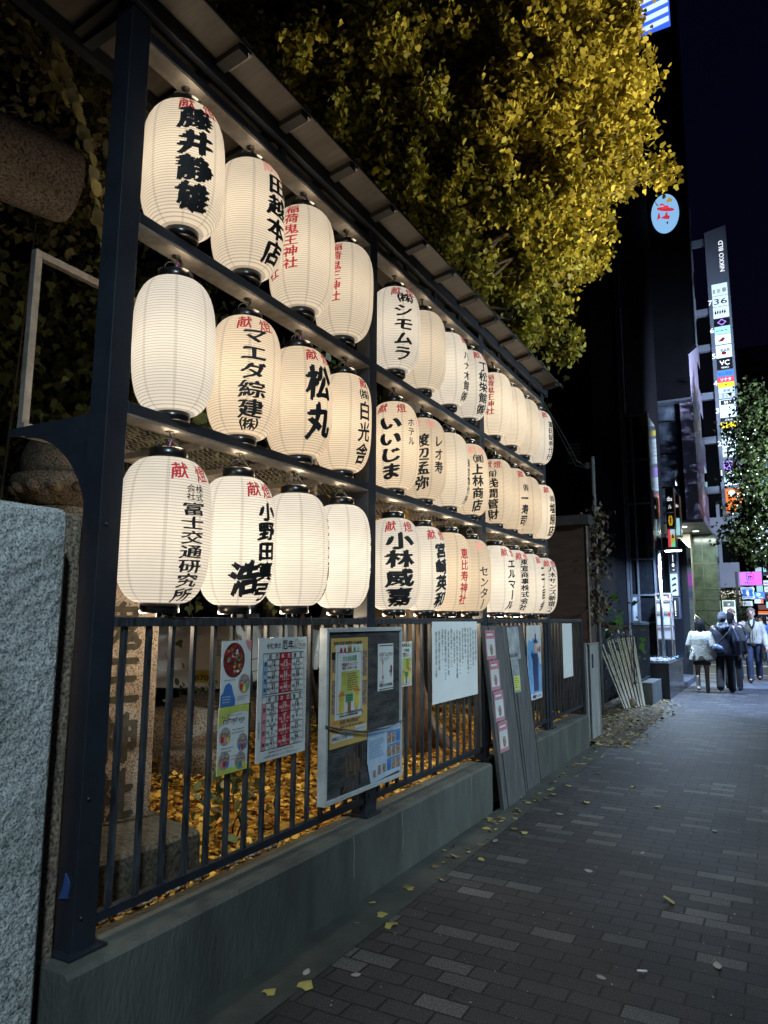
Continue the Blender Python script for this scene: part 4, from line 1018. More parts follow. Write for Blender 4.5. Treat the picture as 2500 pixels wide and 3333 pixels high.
shoot([(-3.5, 2.5, 4.55), (-3.7, 2.4, 4.85), (-3.95, 2.3, 5.3), (-4.15, 2.2, 5.6)], 26, .095, 'leafy branch in the top left corner', 6)
plant('evergreen_bush', 'brownish evergreen foliage crowding the upper left corner', 'bush', [((-4.7, 3.3, 6.1), (.8, .8, .7)), ((-5.6, 3.9, 5.4), (.6, .7, .8)), ((-3.9, 3.5, 5.3), (.4, .6, .5))], 2600, .095, OVAL, olive_m, [(-4.8, 2.9, .33), (-4.7, 3.2, 6.2), (-5.4, 3.6, 5.4)], 31, .4, rstem=.012)
plant('yard_shrub', 'little dark weed behind the bars, by the mossy stone', 'shrub', [((-2.62, 3.1, .58), (.10, .14, .18))], 90, .06, OVAL, ivy_m, [(-2.62, 3.1, .33), (-2.6, 3.08, .7), (-2.64, 3.15, .65)], 33, .2, rstem=.006)
plant('yard_shrub', 'low weeds in front of the van', 'shrub', [((-6.2, 6.6, .5), (.6, .5, .16))], 200, .09, OVAL, ivy_m, [(-6.2, 6.6, .33), (-6.0, 6.5, .6), (-6.5, 6.8, .6)], 34, .2, rstem=.006)
# leaves caught on the mesh shelf
for k in range(26):
    yy = rnd.uniform(2.3, 7.8) if k > 9 else rnd.uniform(4.0, 5.4); 
    Vv, Ff = leaf_arrays(np.array([(rnd.uniform(-2.8, -2.35), yy, 2.325)]), .06, FAN, np.random.default_rng(100 + k), .9)
    o = stuffmesh('shelf_leaf', Vv - np.array([[-2.5, yy, 2.3]]), Ff, [M('ginkgo_leaf_caught', (.62, .38, .05), .6, var=.3, trans=.3)]); o.location = (-2.5, yy, 2.3)
    tag(o, 'golden ginkgo leaf caught on the mesh shelf above the bottom lanterns', 'leaf', 'ginkgo leaves caught on the mesh shelf')

# ------------------------------------------------------------------ ginkgo tree over the rack
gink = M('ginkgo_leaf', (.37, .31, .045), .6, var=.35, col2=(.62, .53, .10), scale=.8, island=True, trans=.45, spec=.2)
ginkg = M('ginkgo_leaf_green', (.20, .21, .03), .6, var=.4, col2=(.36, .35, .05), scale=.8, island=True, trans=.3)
GT = thing('ginkgo_tree', 'large ginkgo in golden autumn leaf towering over the rack roof', 'tree', (-3.25, 6.15, .33))
LB = M('dark_limb_bark', (.05, .036, .024), .9, var=.5)
tr = [Vector((-3.25, 6.15, .3)), Vector((-3.27, 6.15, .9)), Vector((-3.30, 6.2, 1.6)), Vector((-3.32, 6.3, 3.2)), Vector((-3.5, 6.9, 5.2)), Vector((-3.7, 7.3, 7.5)), Vector((-3.6, 7.5, 10.5)), Vector((-3.5, 7.5, 13))]
mb = MB(); mb.tube(tr, [.46, .30, .235, .22, .19, .15, .10, .04], 20)
for a in range(5): 
    q = R(a * 72 + 15); mb.tube([(-3.25 + .6 * math.cos(q), 6.15 + .6 * math.sin(q), .28), (-3.25 + .28 * math.cos(q), 6.15 + .28 * math.sin(q), .55), (-3.26 + .14 * math.cos(q), 6.15 + .14 * math.sin(q), 1.1)], [.06, .11, .10], 8)
mb.build('trunk', bark, GT)
# clump centres (x, y, z, radius, share of green leaves)
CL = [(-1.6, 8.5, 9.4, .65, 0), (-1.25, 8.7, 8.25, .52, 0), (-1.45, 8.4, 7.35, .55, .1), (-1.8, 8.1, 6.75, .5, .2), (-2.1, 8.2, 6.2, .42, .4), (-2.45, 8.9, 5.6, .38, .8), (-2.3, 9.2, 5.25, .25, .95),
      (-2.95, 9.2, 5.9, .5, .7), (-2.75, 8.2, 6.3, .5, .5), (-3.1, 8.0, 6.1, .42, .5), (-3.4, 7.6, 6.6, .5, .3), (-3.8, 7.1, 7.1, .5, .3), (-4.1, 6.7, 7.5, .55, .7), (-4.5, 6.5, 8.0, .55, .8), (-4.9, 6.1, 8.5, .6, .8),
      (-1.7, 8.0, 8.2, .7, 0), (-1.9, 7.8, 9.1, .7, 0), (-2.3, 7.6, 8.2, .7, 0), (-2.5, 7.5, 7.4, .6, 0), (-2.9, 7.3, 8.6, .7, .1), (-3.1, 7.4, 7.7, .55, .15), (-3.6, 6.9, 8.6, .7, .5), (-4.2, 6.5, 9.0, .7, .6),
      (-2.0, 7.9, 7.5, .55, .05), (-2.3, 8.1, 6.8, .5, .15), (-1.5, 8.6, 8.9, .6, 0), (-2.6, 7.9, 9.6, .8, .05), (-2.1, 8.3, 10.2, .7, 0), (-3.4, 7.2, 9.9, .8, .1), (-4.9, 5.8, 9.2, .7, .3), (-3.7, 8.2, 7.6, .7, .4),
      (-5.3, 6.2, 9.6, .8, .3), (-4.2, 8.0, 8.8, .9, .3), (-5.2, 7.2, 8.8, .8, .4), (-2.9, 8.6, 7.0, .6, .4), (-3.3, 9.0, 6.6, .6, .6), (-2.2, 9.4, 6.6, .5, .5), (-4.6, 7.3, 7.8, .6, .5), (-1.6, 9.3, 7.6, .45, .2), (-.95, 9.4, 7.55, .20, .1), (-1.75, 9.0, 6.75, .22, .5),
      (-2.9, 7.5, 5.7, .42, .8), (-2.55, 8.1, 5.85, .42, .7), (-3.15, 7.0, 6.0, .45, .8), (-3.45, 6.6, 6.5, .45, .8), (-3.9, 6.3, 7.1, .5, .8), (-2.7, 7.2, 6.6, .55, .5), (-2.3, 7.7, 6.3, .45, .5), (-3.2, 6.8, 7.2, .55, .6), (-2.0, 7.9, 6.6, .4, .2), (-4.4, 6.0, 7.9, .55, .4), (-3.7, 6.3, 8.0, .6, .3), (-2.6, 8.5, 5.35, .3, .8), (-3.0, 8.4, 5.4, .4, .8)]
mb = MB(); rb = random.Random(5)
for (x, y, z, r_, g_) in CL:
    t = min(1, max(.58, (z - 3.0) / 8)); i = t * (len(tr) - 1); k = min(int(i), len(tr) - 2); s = tr[k].lerp(tr[k + 1], i - k) - Vector((0, 0, .8))
    e = Vector((x, y, z)); m_ = s.lerp(e, .5) + Vector((0, 0, .35))
    mb.tube([s, s.lerp(m_, .6), m_, m_.lerp(e, .6), e], [.034, .028, .022, .015, .006], 6, cap=False)
    for q in range(5):
        d = Vector((rb.gauss(0, 1), rb.gauss(0, 1), rb.gauss(-.2, 1))).normalized() * r_ * rb.uniform(.7, 1.15); st = m_.lerp(e, .6)
        mb.tube([st, st.lerp(e + d, .5) + Vector((0, 0, .05)), e + d], [.012, .007, .003], 5, cap=False)
mb.build('limbs', LB, GT)
rg = np.random.default_rng(77); Py = []; Pg = []
for (x, y, z, r_, g_) in CL:
    n = int(5400 * r_ ** 2) + 150; sub = max(8, n // 30)
    cc = in_blob(rg, (x, y, z), (r_, r_, r_ * .85), sub, .55)
    pp_ = cc[rg.integers(0, sub, n)] + rg.normal(size=(n, 3)) * np.array((.06, .06, .085))
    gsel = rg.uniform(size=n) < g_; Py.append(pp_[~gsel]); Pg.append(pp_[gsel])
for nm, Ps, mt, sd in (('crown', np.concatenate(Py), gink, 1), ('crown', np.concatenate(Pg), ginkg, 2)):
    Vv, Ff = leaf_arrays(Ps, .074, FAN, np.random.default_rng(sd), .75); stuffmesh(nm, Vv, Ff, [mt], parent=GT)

# leaves and litter on the pavement
LP = [(-1.95, 2.62, 'f'), (-1.93, 2.83, 'g'), (-1.86, 2.75, 'f'), (-1.70, 2.9, 'g'), (-1.97, 3.35, 'g'), (-1.86, 3.42, 'f'), (-1.9, 3.52, 'f'), (-1.75, 3.3, 'g'), (-2.0, 3.9, 'f'), (-1.84, 4.1, 'g'), (-1.98, 4.4, 'f'), (-1.8, 4.55, 'f'),
      (-1.86, 5.0, 'g'), (-2.0, 5.2, 'f'), (-1.7, 5.3, 'f'), (-1.93, 5.6, 'f'), (-1.6, 5.9, 'g'), (-1.5, 6.4, 'f'), (-1.85, 6.9, 'f'), (-1.3, 7.2, 'f'), (-1.72, 7.6, 'g'), (-1.9, 8.0, 'f'), (-1.45, 8.3, 'g'), (-.9, 5.2, 'g'), (-.6, 4.4, 'f'), (-1.1, 4.7, 'g'), (-.8, 3.4, 'g'), (-.35, 3.8, 'g'), (-.25, 3.1, 'g'), (-.5, 2.9, 'g'), (-.2, 2.6, 'g'), (-1.0, 6.5, 'f'), (-.5, 6.0, 'g')]
lf_y = M('single_ginkgo_leaf', (.42, .36, .10), .6, var=.3, trans=.15); lf_g = M('single_grey_leaf', (.30, .28, .25), .7, var=.3)
for k, (x, y, t) in enumerate(LP):
    Vv, Ff = leaf_arrays(np.array([(0, 0, .010)]), .07 if t == 'f' else .055, FAN if t == 'f' else OVAL, np.random.default_rng(300 + k), 0, .9)
    Vv[:, 2] = np.maximum(Vv[:, 2], .0045)
    o = stuffmesh('fallen_leaf', Vv, Ff, [lf_y if t == 'f' else lf_g]); o.location = (x, y, 0)
    tag(o, 'loose yellowish ginkgo leaf on the pavement' if t == 'f' else 'dull grey-brown dead leaf on the pavement', 'leaf', 'yellow leaves strewn on the pavement' if t == 'f' else 'grey leaves strewn on the pavement')
Vv, Ff = leaf_arrays(np.array([(0, 0, .012)]), .085, FAN, np.random.default_rng(8), 0, .9); Vv[:, 2] = np.maximum(Vv[:, 2], .005)
o = stuffmesh('fallen_leaf', Vv, Ff, [M('bright_ginkgo_leaf', (.62, .42, .06), .6, var=.2)]); o.location = (-.98, 2.22, 0); tag(o, 'bright yellow ginkgo leaf lying alone in the foreground of the pavement', 'leaf')
mb = MB(); mb.add([(0, 0, .004), (.06, .012, .006), (.062, .06, .012), (.035, .055, .02), (.02, .07, .012), (-.015, .04, .008)], [(0, 1, 2, 3, 4, 5)]); mb.v = [(x - .60, y + 2.42, z) for x, y, z in mb.v]
tag(mb.build('paper_scrap', M('litter_paper', (.62, .64, .66), .6, var=.1), loc=(-.6, 2.42, 0)), 'torn white paper scrap lying on the paving bricks', 'litter')
mb = MB(); mb.tube([(-.65, 3.53, .009), (-.61, 3.545, .009)], .005, 7); tag(mb.build('cigarette_end', M('litter_paper', (.6, .6, .6)), loc=(-.6, 3.5, 0)), 'small white cigarette end on the paving', 'litter')
n = 2600; yy = rng.uniform(3.5, 15, n); xx = -2.05 + np.abs(rng.normal(0, .10, n)) + np.where((yy > 9.3) & (yy < 14.6), rng.uniform(-.65, .35, n), 0)
keep = (rng.uniform(size=n) < np.where(yy > 9.2, .8, .05)); pos = np.stack([xx, yy, np.full(n, .012)], 1)[keep]
Vv, Ff = leaf_arrays(pos, .05, FAN, rng, 0, .8); Vv[:, 2] = np.maximum(Vv[:, 2], .008)
tag(stuffmesh('leaf_litter', Vv, Ff, [M('leaf_litter', (.24, .18, .07), .7, var=.5, col2=(.42, .34, .14), island=True)]), 'scattered leaf litter along the wall foot and dirt verge', 'leaf litter', kind='stuff')
n = 900; pos = np.stack([rng.uniform(-1.8, .6, n), rng.uniform(1.5, 16, n), np.full(n, .006)], 1)
Vv, Ff = leaf_arrays(pos, .010, OVAL, rng, 0, .9); Vv[:, 2] = np.maximum(Vv[:, 2], .004)
tag(stuffmesh('grit', Vv, Ff, [M('pale_grit', (.35, .34, .32), .7)]), 'pale grit and crumbs scattered over the paving', 'grit', kind='stuff')

# ------------------------------------------------------------------ end of the railing: sheet gate, slats, chain-link, hut
alum = M('corrugated_aluminium', (.25, .265, .265), .45, .1, var=.2, scale=5, stretch=(1, 1, .3))
SG = thing('sheet_gate', 'ribbed grey metal sheet gate standing at the far end of the railing', 'gate', (-2.25, 9.75, 0))
def corr(name, y0, y1, x, z0, z1, parent):
    mb = MB(); n = int((y1 - y0) / .0125); prev = None; vs = []; fs = []
    for i in range(n + 1):
        yy = y0 + (y1 - y0) * i / n; d = (0, .007, .007, 0)[i % 4]
        vs += [(x + d, yy, z0), (x + d, yy, z1), (x + d - .012, yy, z0), (x + d - .012, yy, z1)]
        if i:
            k = 4 * (i - 1); fs += [(k, k + 4, k + 5, k + 1), (k + 6, k + 2, k + 3, k + 7), (k + 1, k + 5, k + 7, k + 3)]
    mb.add(vs, fs); return mb.build(name, alum, parent)
corr('ribbed_panel', 9.56, 10.02, -2.18, .02, 1.23, SG); corr('ribbed_panel', 9.42, 9.60, -2.215, .02, 1.24, SG)
MB().box(-2.21, -2.185, 9.38, 9.42, .01, 1.245).build('stile', alum, SG); MB().box(-2.195, -2.165, 10.02, 10.045, .01, 1.235).build('stile', alum, SG)
MB().box(-2.2, -2.16, 9.42, 10.03, 1.228, 1.24).build('cap_strip', alum, SG)
mb = MB(); mb.box(-2.168, -2.155, 9.62, 9.645, .92, 1.10); mb.build('handle', trim, SG)
slat_m = M('weathered_slat', (.46, .43, .34), .7, var=.35, scale=8, bump=.15, col2=(.62, .58, .48), stretch=(3, 3, .4))
for k in range(15):
    t = k / 14; b = Vector((-2.44, 13.18, 0)).lerp(Vector((-2.21, 13.86, 0)), t); e = Vector((-2.80, 13.05, 1.08 + .1 * min(1, t * 2.5))).lerp(Vector((-2.29, 13.50, 1.24)), t)
    if k in (2, 6): e = b.lerp(e, .82)
    mb = MB(); w = .075 if k == 13 else .030
    up = Vector((0, 1, 0)); mb.bar(b + Vector((.012 * (k % 2), 0, 0)), e + Vector((.012 * (k % 2), 0, 0)), w, .012, up=(1, -.25, 0))
    o = mb.build('leaning_lath', slat_m, loc=b)
    tag(o, 'broad flat board at the right end of the leaning slats' if k == 13 else 'thin pale slat in the fanned bundle leaning on the chain-link fence', 'slat', None if k == 13 else 'slats leaning in a fanned bundle')
MB().ball((-2.36, 13.45, .09), .09, 12).build('x', g_brown, loc=(-2.36, 13.45, 0)).name = 'foot_stone'
tag(bpy.data.objects['foot_stone'], 'round stone at the foot of the leaning slats', 'stone')
CF = thing('chain_link_fence', 'low rusty chain-link fence panel behind the leaning slats', 'fence', (-2.65, 13.4, 0))
rust = M('rusty_rail', (.16, .11, .075), .7, var=.4, scale=12)
MB().box(-3.10, -2.43, 13.88, 13.93, 1.38, 1.44).build('top_rail', rust, CF); 
for x in (-3.09, -2.45): MB().box(x - .02, x + .02, 13.885, 13.925, 0, 1.38).build('post', rust, CF)
mb = MB()
for i in range(-26, 14):
    for s in (-1, 1):
        c = i * .055 + (.0 if s > 0 else 1.35)
        # line x = -2.97 + c + s*z*.9 clipped
        pts = []
        for z in np.linspace(0, 1.38, 24):
            x = -3.09 + c + s * z * .9
            if -3.09 <= x <= -2.45: pts.append((x, 13.905 + .002 * s, float(z)))
        if len(pts) > 1: mb.bar(pts[0], pts[-1], .004, .004)
mb.build('wire_mesh', galv, CF)
plant('broadleaf_plant', 'broad green leaves lit from the street, drooping over the chain-link fence', 'plant', [((-2.88, 14.1, 1.60), (.11, .12, .06)), ((-2.58, 14.1, 1.54), (.11, .12, .05)), ((-2.74, 14.05, 1.66), (.08, .1, .06))], 46, .17, IVY, M('broad_leaf', (.06, .13, .025), .3, var=.4, trans=.25, spec=.6), [(-2.75, 14.2, .3), (-2.86, 14.1, 1.6), (-2.6, 14.1, 1.55), (-2.7, 14.05, 1.65)], 41, .3, rstem=.008)
HU = thing('brick_hut', 'plain dark brown hut with a flat roof edge behind the end of the rack', 'hut', (-3.8, 12, 0))
hutm = M('brown_cladding', (.055, .034, .026), .8, var=.3, scale=3, bump=.15, stretch=(1, 1, 6))
MB().box(-6.0, -2.50, 11, 11.5, 0, 3.0).build('wall', hutm, HU); MB().box(-6.1, -2.44, 10.93, 11.55, 3.0, 3.15).build('roof_edge', M('dark_metal_coping', (.05, .05, .052), .5), HU)
MB().box(-2.498, -2.485, 10.99, 11.03, 0, 2.98).build('corner_strip', galv, HU)
plant('ivy_curtain', 'ivy hanging down the side of the brown hut', 'ivy', [((-2.45, 11.35, 2.6), (.06, .2, .5)), ((-2.46, 11.3, 1.9), (.05, .2, .35)), ((-2.42, 11.4, 3.12), (.10, .2, .12))], 620, .075, IVY, M('dry_ivy_leaf', (.07, .05, .025), .6, var=.4, island=True), [(-2.48, 11.3, .0), (-2.46, 11.35, 3.0), (-2.46, 11.3, 2.2)], 42, 1.0, rstem=.007)
UP = thing('cable_pole', 'thin grey steel pole rising beside the hut with a cable bracket', 'pole', (-2.50, 11.9, 0))
mb = MB(); mb.tube([(-2.56, 11.95, 0), (-2.56, 11.95, 4.25)], .035, 12); mb.tube([(-2.56, 11.95, 4.25), (-2.56, 11.95, 4.27)], .038, 12); mb.build('shaft', M('grey_pole_paint', (.12, .12, .125), .5), UP)
mb = MB(); mb.tube([(-2.56, 11.93, 1.2), (-2.75, 11.9, 2.3)], .018, 8); mb.build('stay', trim, UP)
mb = MB(); mb.box(-2.68, -2.59, 11.93, 11.97, 4.08, 4.18); mb.build('bracket', trim, UP)
mb = MB(); mb.tube([(-2.68, 11.95, 4.12), (-2.6, 11.0, 4.02), (-2.45, 9.8, 4.05), (-2.27, 8.0, 4.12)], .008, 6); mb.tube([(-2.68, 11.95, 4.10), (-2.62, 11.0, 3.95), (-2.47, 9.8, 3.98), (-2.27, 8.0, 4.10)], .006, 6)
tag(mb.build('overhead_cable', rubber, loc=(-2.5, 10, 4)), 'thin black cable sagging from the rack to the steel pole', 'cable')
mb = MB(); mb.box(-2.222, -2.20, 7.98, 8.06, 1.95, 2.2); tag(mb.build('small_plate', galv, loc=(-2.21, 8.0, 2)), 'small grey metal plate on the last rack post', 'plate')
railing2 = thing('railing', 'short black railing of thin bars between the slats and the granite planter', 'railing', (-2.3, 14.2, .4))
MB().box(-2.32, -2.28, 13.45, 15.28, 1.45, 1.495).build('top_rail', worn_paint, railing2); MB().box(-2.315, -2.285, 13.45, 15.28, .42, .45).build('bottom_rail', black_paint, railing2)
for k in range(15): 
    yy = 13.48 + k * .128; MB().box(-2.31, -2.29, yy - .011, yy + .011, .45, 1.45).build('baluster', worn_paint, railing2)
block('concrete_kerb_block', (-2.22, 14.62, .2), (.26, 1.2, .40), concrete, 'low concrete block at the foot of the short railing', 'block', .01)
plant('planter_shrub', 'dark glossy shrub growing behind the short railing', 'shrub', [((-2.55, 14.6, .75), (.2, .6, .3)), ((-2.6, 14.0, 1.0), (.15, .3, .3))], 380, .08, OVAL, ivy_m, [(-2.6, 14.5, 0), (-2.55, 14.6, .9), (-2.6, 14.0, 1.1)], 43, .3, rstem=.01)
# granite planter, bollard lamp, acrylic sign column
blackg = M('polished_black_granite', (.030, .032, .036), .18, var=.4, scale=160, spec=.6, col2=(.06, .062, .068))
PL = thing('planter', 'polished black granite planter box with white pebbles', 'planter', (-2.2, 16.4, 0))
MB().box(-2.62, -1.95, 15.3, 17.65, 0, .665).build('box', blackg, PL); MB().box(-2.64, -1.93, 15.28, 17.67, .667, .695).build('coping', blackg, PL, bevel=.004)
mb = MB()
for k in range(220): mb.ball((rnd.uniform(-2.56, -2.0), rnd.uniform(15.5, 17.5), .71), rnd.uniform(.015, .032), 6, sz=.7)
o = mb.build('white_pebbles', M('white_pebble', (.22, .22, .22), .7)); tag(o, 'white pebbles filling the black granite planter', 'pebbles', kind='stuff')
BL = thing('path_lamp', 'slim white post lamp with a lit horizontal bar, standing in the planter', 'lamp', (-2.2, 16.6, .69))
whp = M('white_lamp_paint', (.62, .66, .66), .4)
mb = MB(); mb.tube([(-2.2, 16.6, .69), (-2.2, 16.6, 3.06)], .034, 14); mb.lathe((-2.2, 16.6, .69), [(.06, 0), (.06, .02), (.035, .03)], 14); mb.build('post', whp, BL)
mb = MB(); mb.box(-2.24, -1.72, 16.56, 16.64, 3.06, 3.10); mb.build('arm', M('lamp_arm', (.10, .10, .11), .4), BL, bevel=.004)
mb = MB(); mb.box(-2.06, -1.73, 16.555, 16.645, 3.030, 3.058); mb.build('light_bar', M('lamp_light_bar', (.8, .8, .8), emit=(.80, .93, 1.0), es=14), BL, bevel=.004)
lamp('path_lamp_light', 'AREA', (-1.9, 16.6, 3.02), 270, (.55, .74, 1.0), target=(-1.6, 16.6, 0), parent=BL, size=(.32, .09))
AC = thing('sign_column', 'frosted acrylic sign column in a metal frame behind the white post lamp', 'sign', (-2.2, 17.1, .69))
frost = M('frosted_acrylic', (.45, .48, .56), .3, emit=(.62, .68, .85), es=.20, var=.06); redp = M('red_logo', (.6, .03, .06), .4, emit=(1, .08, .12), es=.5)
mb = MB()
for x in (-2.36, -2.06):
    for y in (16.95, 17.3): mb.box(x - .012, x + .012, y - .012, y + .012, .69, 2.14)
for z in (1.12, 1.42, 1.72, 1.98, 2.13): mb.box(-2.37, -2.05, 16.94, 16.955, z - .012, z + .012); mb.box(-2.06, -2.045, 16.94, 17.31, z - .012, z + .012)
mb.build('frame', galv, AC)
for (a, b) in ((1.135, 1.405), (1.435, 1.705), (1.735, 1.965), (1.995, 2.115)): MB().box(-2.348, -2.072, 16.965, 17.285, a, b).build('frosted_panel', frost, AC)
p = Panel((-2.07, 16.963, 1.6), (1, 0, 0), (0, 0, 1), (0, -1, 0)); p.disc(-.02, .07, .03, .05, redp, 1).disc(-.02, .45, .03, .035, redp, 1).rect(-.26, .50, -.22, .41, p_black, 1).rect(-.2, .42, -.06, .44, p_grey, 1); p.build('logo', AC)
mb = MB(); mb.tube([(-2.0, 17.0, .72), (-1.98, 17.15, .76), (-2.0, 17.3, .73), (-2.05, 17.1, .74), (-2.0, 16.9, .73)], .012, 8); tag(mb.build('hose', M('blue_hose', (.08, .30, .55), .4), loc=(-2, 17.1, .7)), 'coil of blue hose on the end of the planter', 'hose')

# ------------------------------------------------------------------ buildings along the street
nightb = M('black_cladding', (.005, .005, .0065), .9, var=.3, scale=.6, spec=.04); nightg = M('black_window_glass', (.008, .010, .014), .06, spec=.7)
mull = M('dark_mullion', (.13, .15, .19), .35, .5)
B1 = thing('office_block', 'unlit black tower block behind the hut with grey louvre strips', 'building', (-8, 18, 0))
MB().box(-14, -3.06, 14.5, 17.4, 0, 30).build('wall', nightb, B1)
lv = M('louvre_metal', (.34, .35, .36), .35, .6)
for (a, b, c, d) in ((-3.62, -3.28, 7.35, 9.05), (-3.60, -3.34, 4.75, 5.2), (-3.60, -3.28, 2.95, 3.3)):
    mb = MB(); z = c
    while z < d: mb.add([(a, 14.49, z), (b, 14.49, z), (b, 14.43, z + .035), (a, 14.43, z + .035)], [(0, 1, 2, 3)]); z += .075
    mb.build('louvre', lv, B1)
B2 = thing('glass_building', 'narrow black glass building with thin mullions behind the planter', 'building', (-5, 19, 0))
MB().box(-9, -2.98, 17.45, 24, 0, 26).build('wall', nightb, B2)
MB().box(-2.978, -2.44, 17.55, 19.0, 0, 6.5).build('glass_bay', nightg, B2)
for z in (.72, 1.49, 2.12, 2.96, 4.29, 5.35, 6.46): MB().box(-2.99, -2.41, 17.50, 17.55, z - .018, z + .018).build('transom', mull, B2)
for x in (-2.97, -2.80, -2.425): MB().box(x - .018, x + .018, 17.49, 17.56, 0, 6.5).build('mullion', mull, B2)
MB().box(-3.04, -2.99, 17.40, 17.45, 0, 20).build('mullion', mull, B2); MB().box(-2.92, -2.90, 17.40, 17.44, 6.5, 20).build('mullion', mull, B2)
MB().box(-2.95, -2.82, 17.535, 17.545, 1.52, 2.1).build('lit_pane', M('dim_lit_pane', (.2, .25, .35), .3, emit=(.35, .48, .75), es=.28, var=.3), B2)
MB().box(-2.95, -2.82, 17.535, 17.545, .75, 1.47).build('frosted_pane', M('speckled_pane', (.4, .45, .55), .4, emit=(.5, .62, .9), es=.22, var=.8, scale=90), B2)
# sign boards on its street corner
def lightbox(name, x0, x1, y, z0, z1, label, face, draw=None, depth=.25, group=None, cat='sign', frame=True):
    T = thing(name, label, cat, ((x0 + x1) / 2, y, z0), group)
    MB().box(x0 - .02, x1 + .02, y, y + depth, z0 - .02, z1 + .02).build('case', mull if frame else nightb, T)
    p = Panel((x0, y - .004, z0), (1, 0, 0), (0, 0, 1), (0, -1, 0)); p.st = .004
    p.rect(0, 0, x1 - x0, z1 - z0, face, 0)
    if draw: draw(p, x1 - x0, z1 - z0)
    p.build('face', T); return T
s_white = glow('lit_white', (.66, .86, 1.0), .88); s_cyan = glow('lit_cyan', (.42, .85, .92), .8); s_dark = M('unlit_sign_face', (.02, .02, .025), .3)
s_yel = glow('lit_yellow', (1.0, .72, .03), .95); s_red = glow('lit_red', (.85, .06, .12), .8); s_blue = glow('lit_blue', (.06, .22, .85), .9); s_or = glow('lit_orange', (1.0, .20, .03), .95)
s_pink = glow('lit_pink', (.52, .14, .95), .95); s_vio = glow('lit_violet', (.45, .25, .95), .9); s_grn = glow('lit_green', (.15, .75, .35), .8); s_warm = glow('lit_warm', (1.0, .78, .45), 1.1); s_pale = glow('lit_pale_blue', (.55, .78, 1.0), .75); s_gw = glow('lit_letters', (.9, .95, 1.0), 1.2)
s_grey = glow('lit_grey', (.5, .55, .6), .6)
SB = [(4.26, 4.86, s_dark, 'dark sign board lettered dbs, top of the stack on the black building', lambda p, w, h: p.text('dbs', w / 2, h * .45, .16, s_gw, 1, align='c', w=w * .75).text('ル', w / 2, h * .12, .13, s_gw, 1, align='c', w=w * .5)),
      (3.86, 4.20, s_dark, 'sign board with a glowing yellow barrel shape', lambda p, w, h: p.poly([(w * .3, h * .12), (w * .7, h * .12), (w * .85, h * .5), (w * .7, h * .85), (w * .3, h * .85), (w * .15, h * .5)], M('lit_amber', (.6, .4, .03), .4, emit=(1, .6, .03), es=.55), 1).rect(w * .2, h * .42, w * .8, h * .47, p_brown, 2).rect(w * .2, h * .58, w * .8, h * .63, p_brown, 2).rect(w * .42, h * .2, w * .58, h * .8, p_brown, 2)),
      (3.36, 3.80, M('lit_dim_yellow', (.6, .5, .1), .4, emit=(.9, .75, .1), es=.5), 'sign board in red, yellow and green above the post lamp', lambda p, w, h: p.rect(0, 0, w * .36, h, s_red, 1).rect(w * .36, h * .7, w, h, s_pale, 1).poly([(w * .4, 0), (w, 0), (w, h * .35), (w * .55, h * .2)], s_grn, 1).poly([(w * .5, h * .5), (w * .7, h * .8), (w * .9, h * .5)], p_black, 2)),
      (2.72, 3.24, s_dark, 'black sign board with a small white figure below the post lamp arm', lambda p, w, h: p.rect(w * .45, h * .5, w * .55, h * .85, s_gw, 1).disc(w * .5, h * .35, w * .18, h * .09, s_gw, 1).rect(w * .4, h * .1, w * .65, h * .14, s_gw, 1)),
      (2.15, 2.68, s_pale, 'pale blue lit sign board with slanted black strokes', lambda p, w, h: [p.poly([(w * .1, h * (.12 + .28 * k)), (w * .9, h * (.2 + .28 * k)), (w * .7, h * (.32 + .28 * k)), (w * .2, h * (.22 + .28 * k))], p_black, 1) for k in range(3)]),
      (1.60, 2.09, s_dark, 'lowest black sign board with a thin white column of letters', lambda p, w, h: p.rect(w * .42, h * .35, w * .56, h * .85, s_gw, 1).rect(w * .42, h * .22, w * .56, h * .3, s_gw, 1).rect(w * .42, h * .1, w * .56, h * .16, s_gw, 1))]
for (a, b, f, l, d) in SB: lightbox('sign_board', -2.27, -2.11, 18.98, a, b, l, f, d, .3, 'sign boards stacked on the black building')
lightbox('sign_board', -2.205, -2.11, 20.2, 4.28, 4.85, 'second small dbs sign board farther along the wall', s_dark, lambda p, w, h: p.text('dbs', w / 2, h * .45, .13, s_gw, 1, align='c', w=w * .8), .4)
lightbox('sign_board', -2.20, -2.11, 20.2, 3.78, 4.24, 'tall narrow cyan-white lit sign under the second dbs board', s_cyan, None, .4)
DP = thing('black_pillar', 'tall glossy black stone slab wall with slanting top beyond the planter', 'wall', (-2.2, 20.5, 0))
mb = MB(); mb.prism([(-2.62, 0), (-2.02, 0), (-2.02, 3.55), (-2.15, 3.72), (-2.62, 3.78)], (0, 20.5, 0), (1, 0, 0), (0, 0, 1), (0, 1.2, 0)); mb.build('slab', blackg, DP)
block('entrance_step', (-2.3, 19.6, .07), (.75, 3.2, .14), slabs, 'low stone entrance step past the planter', 'step', .01)
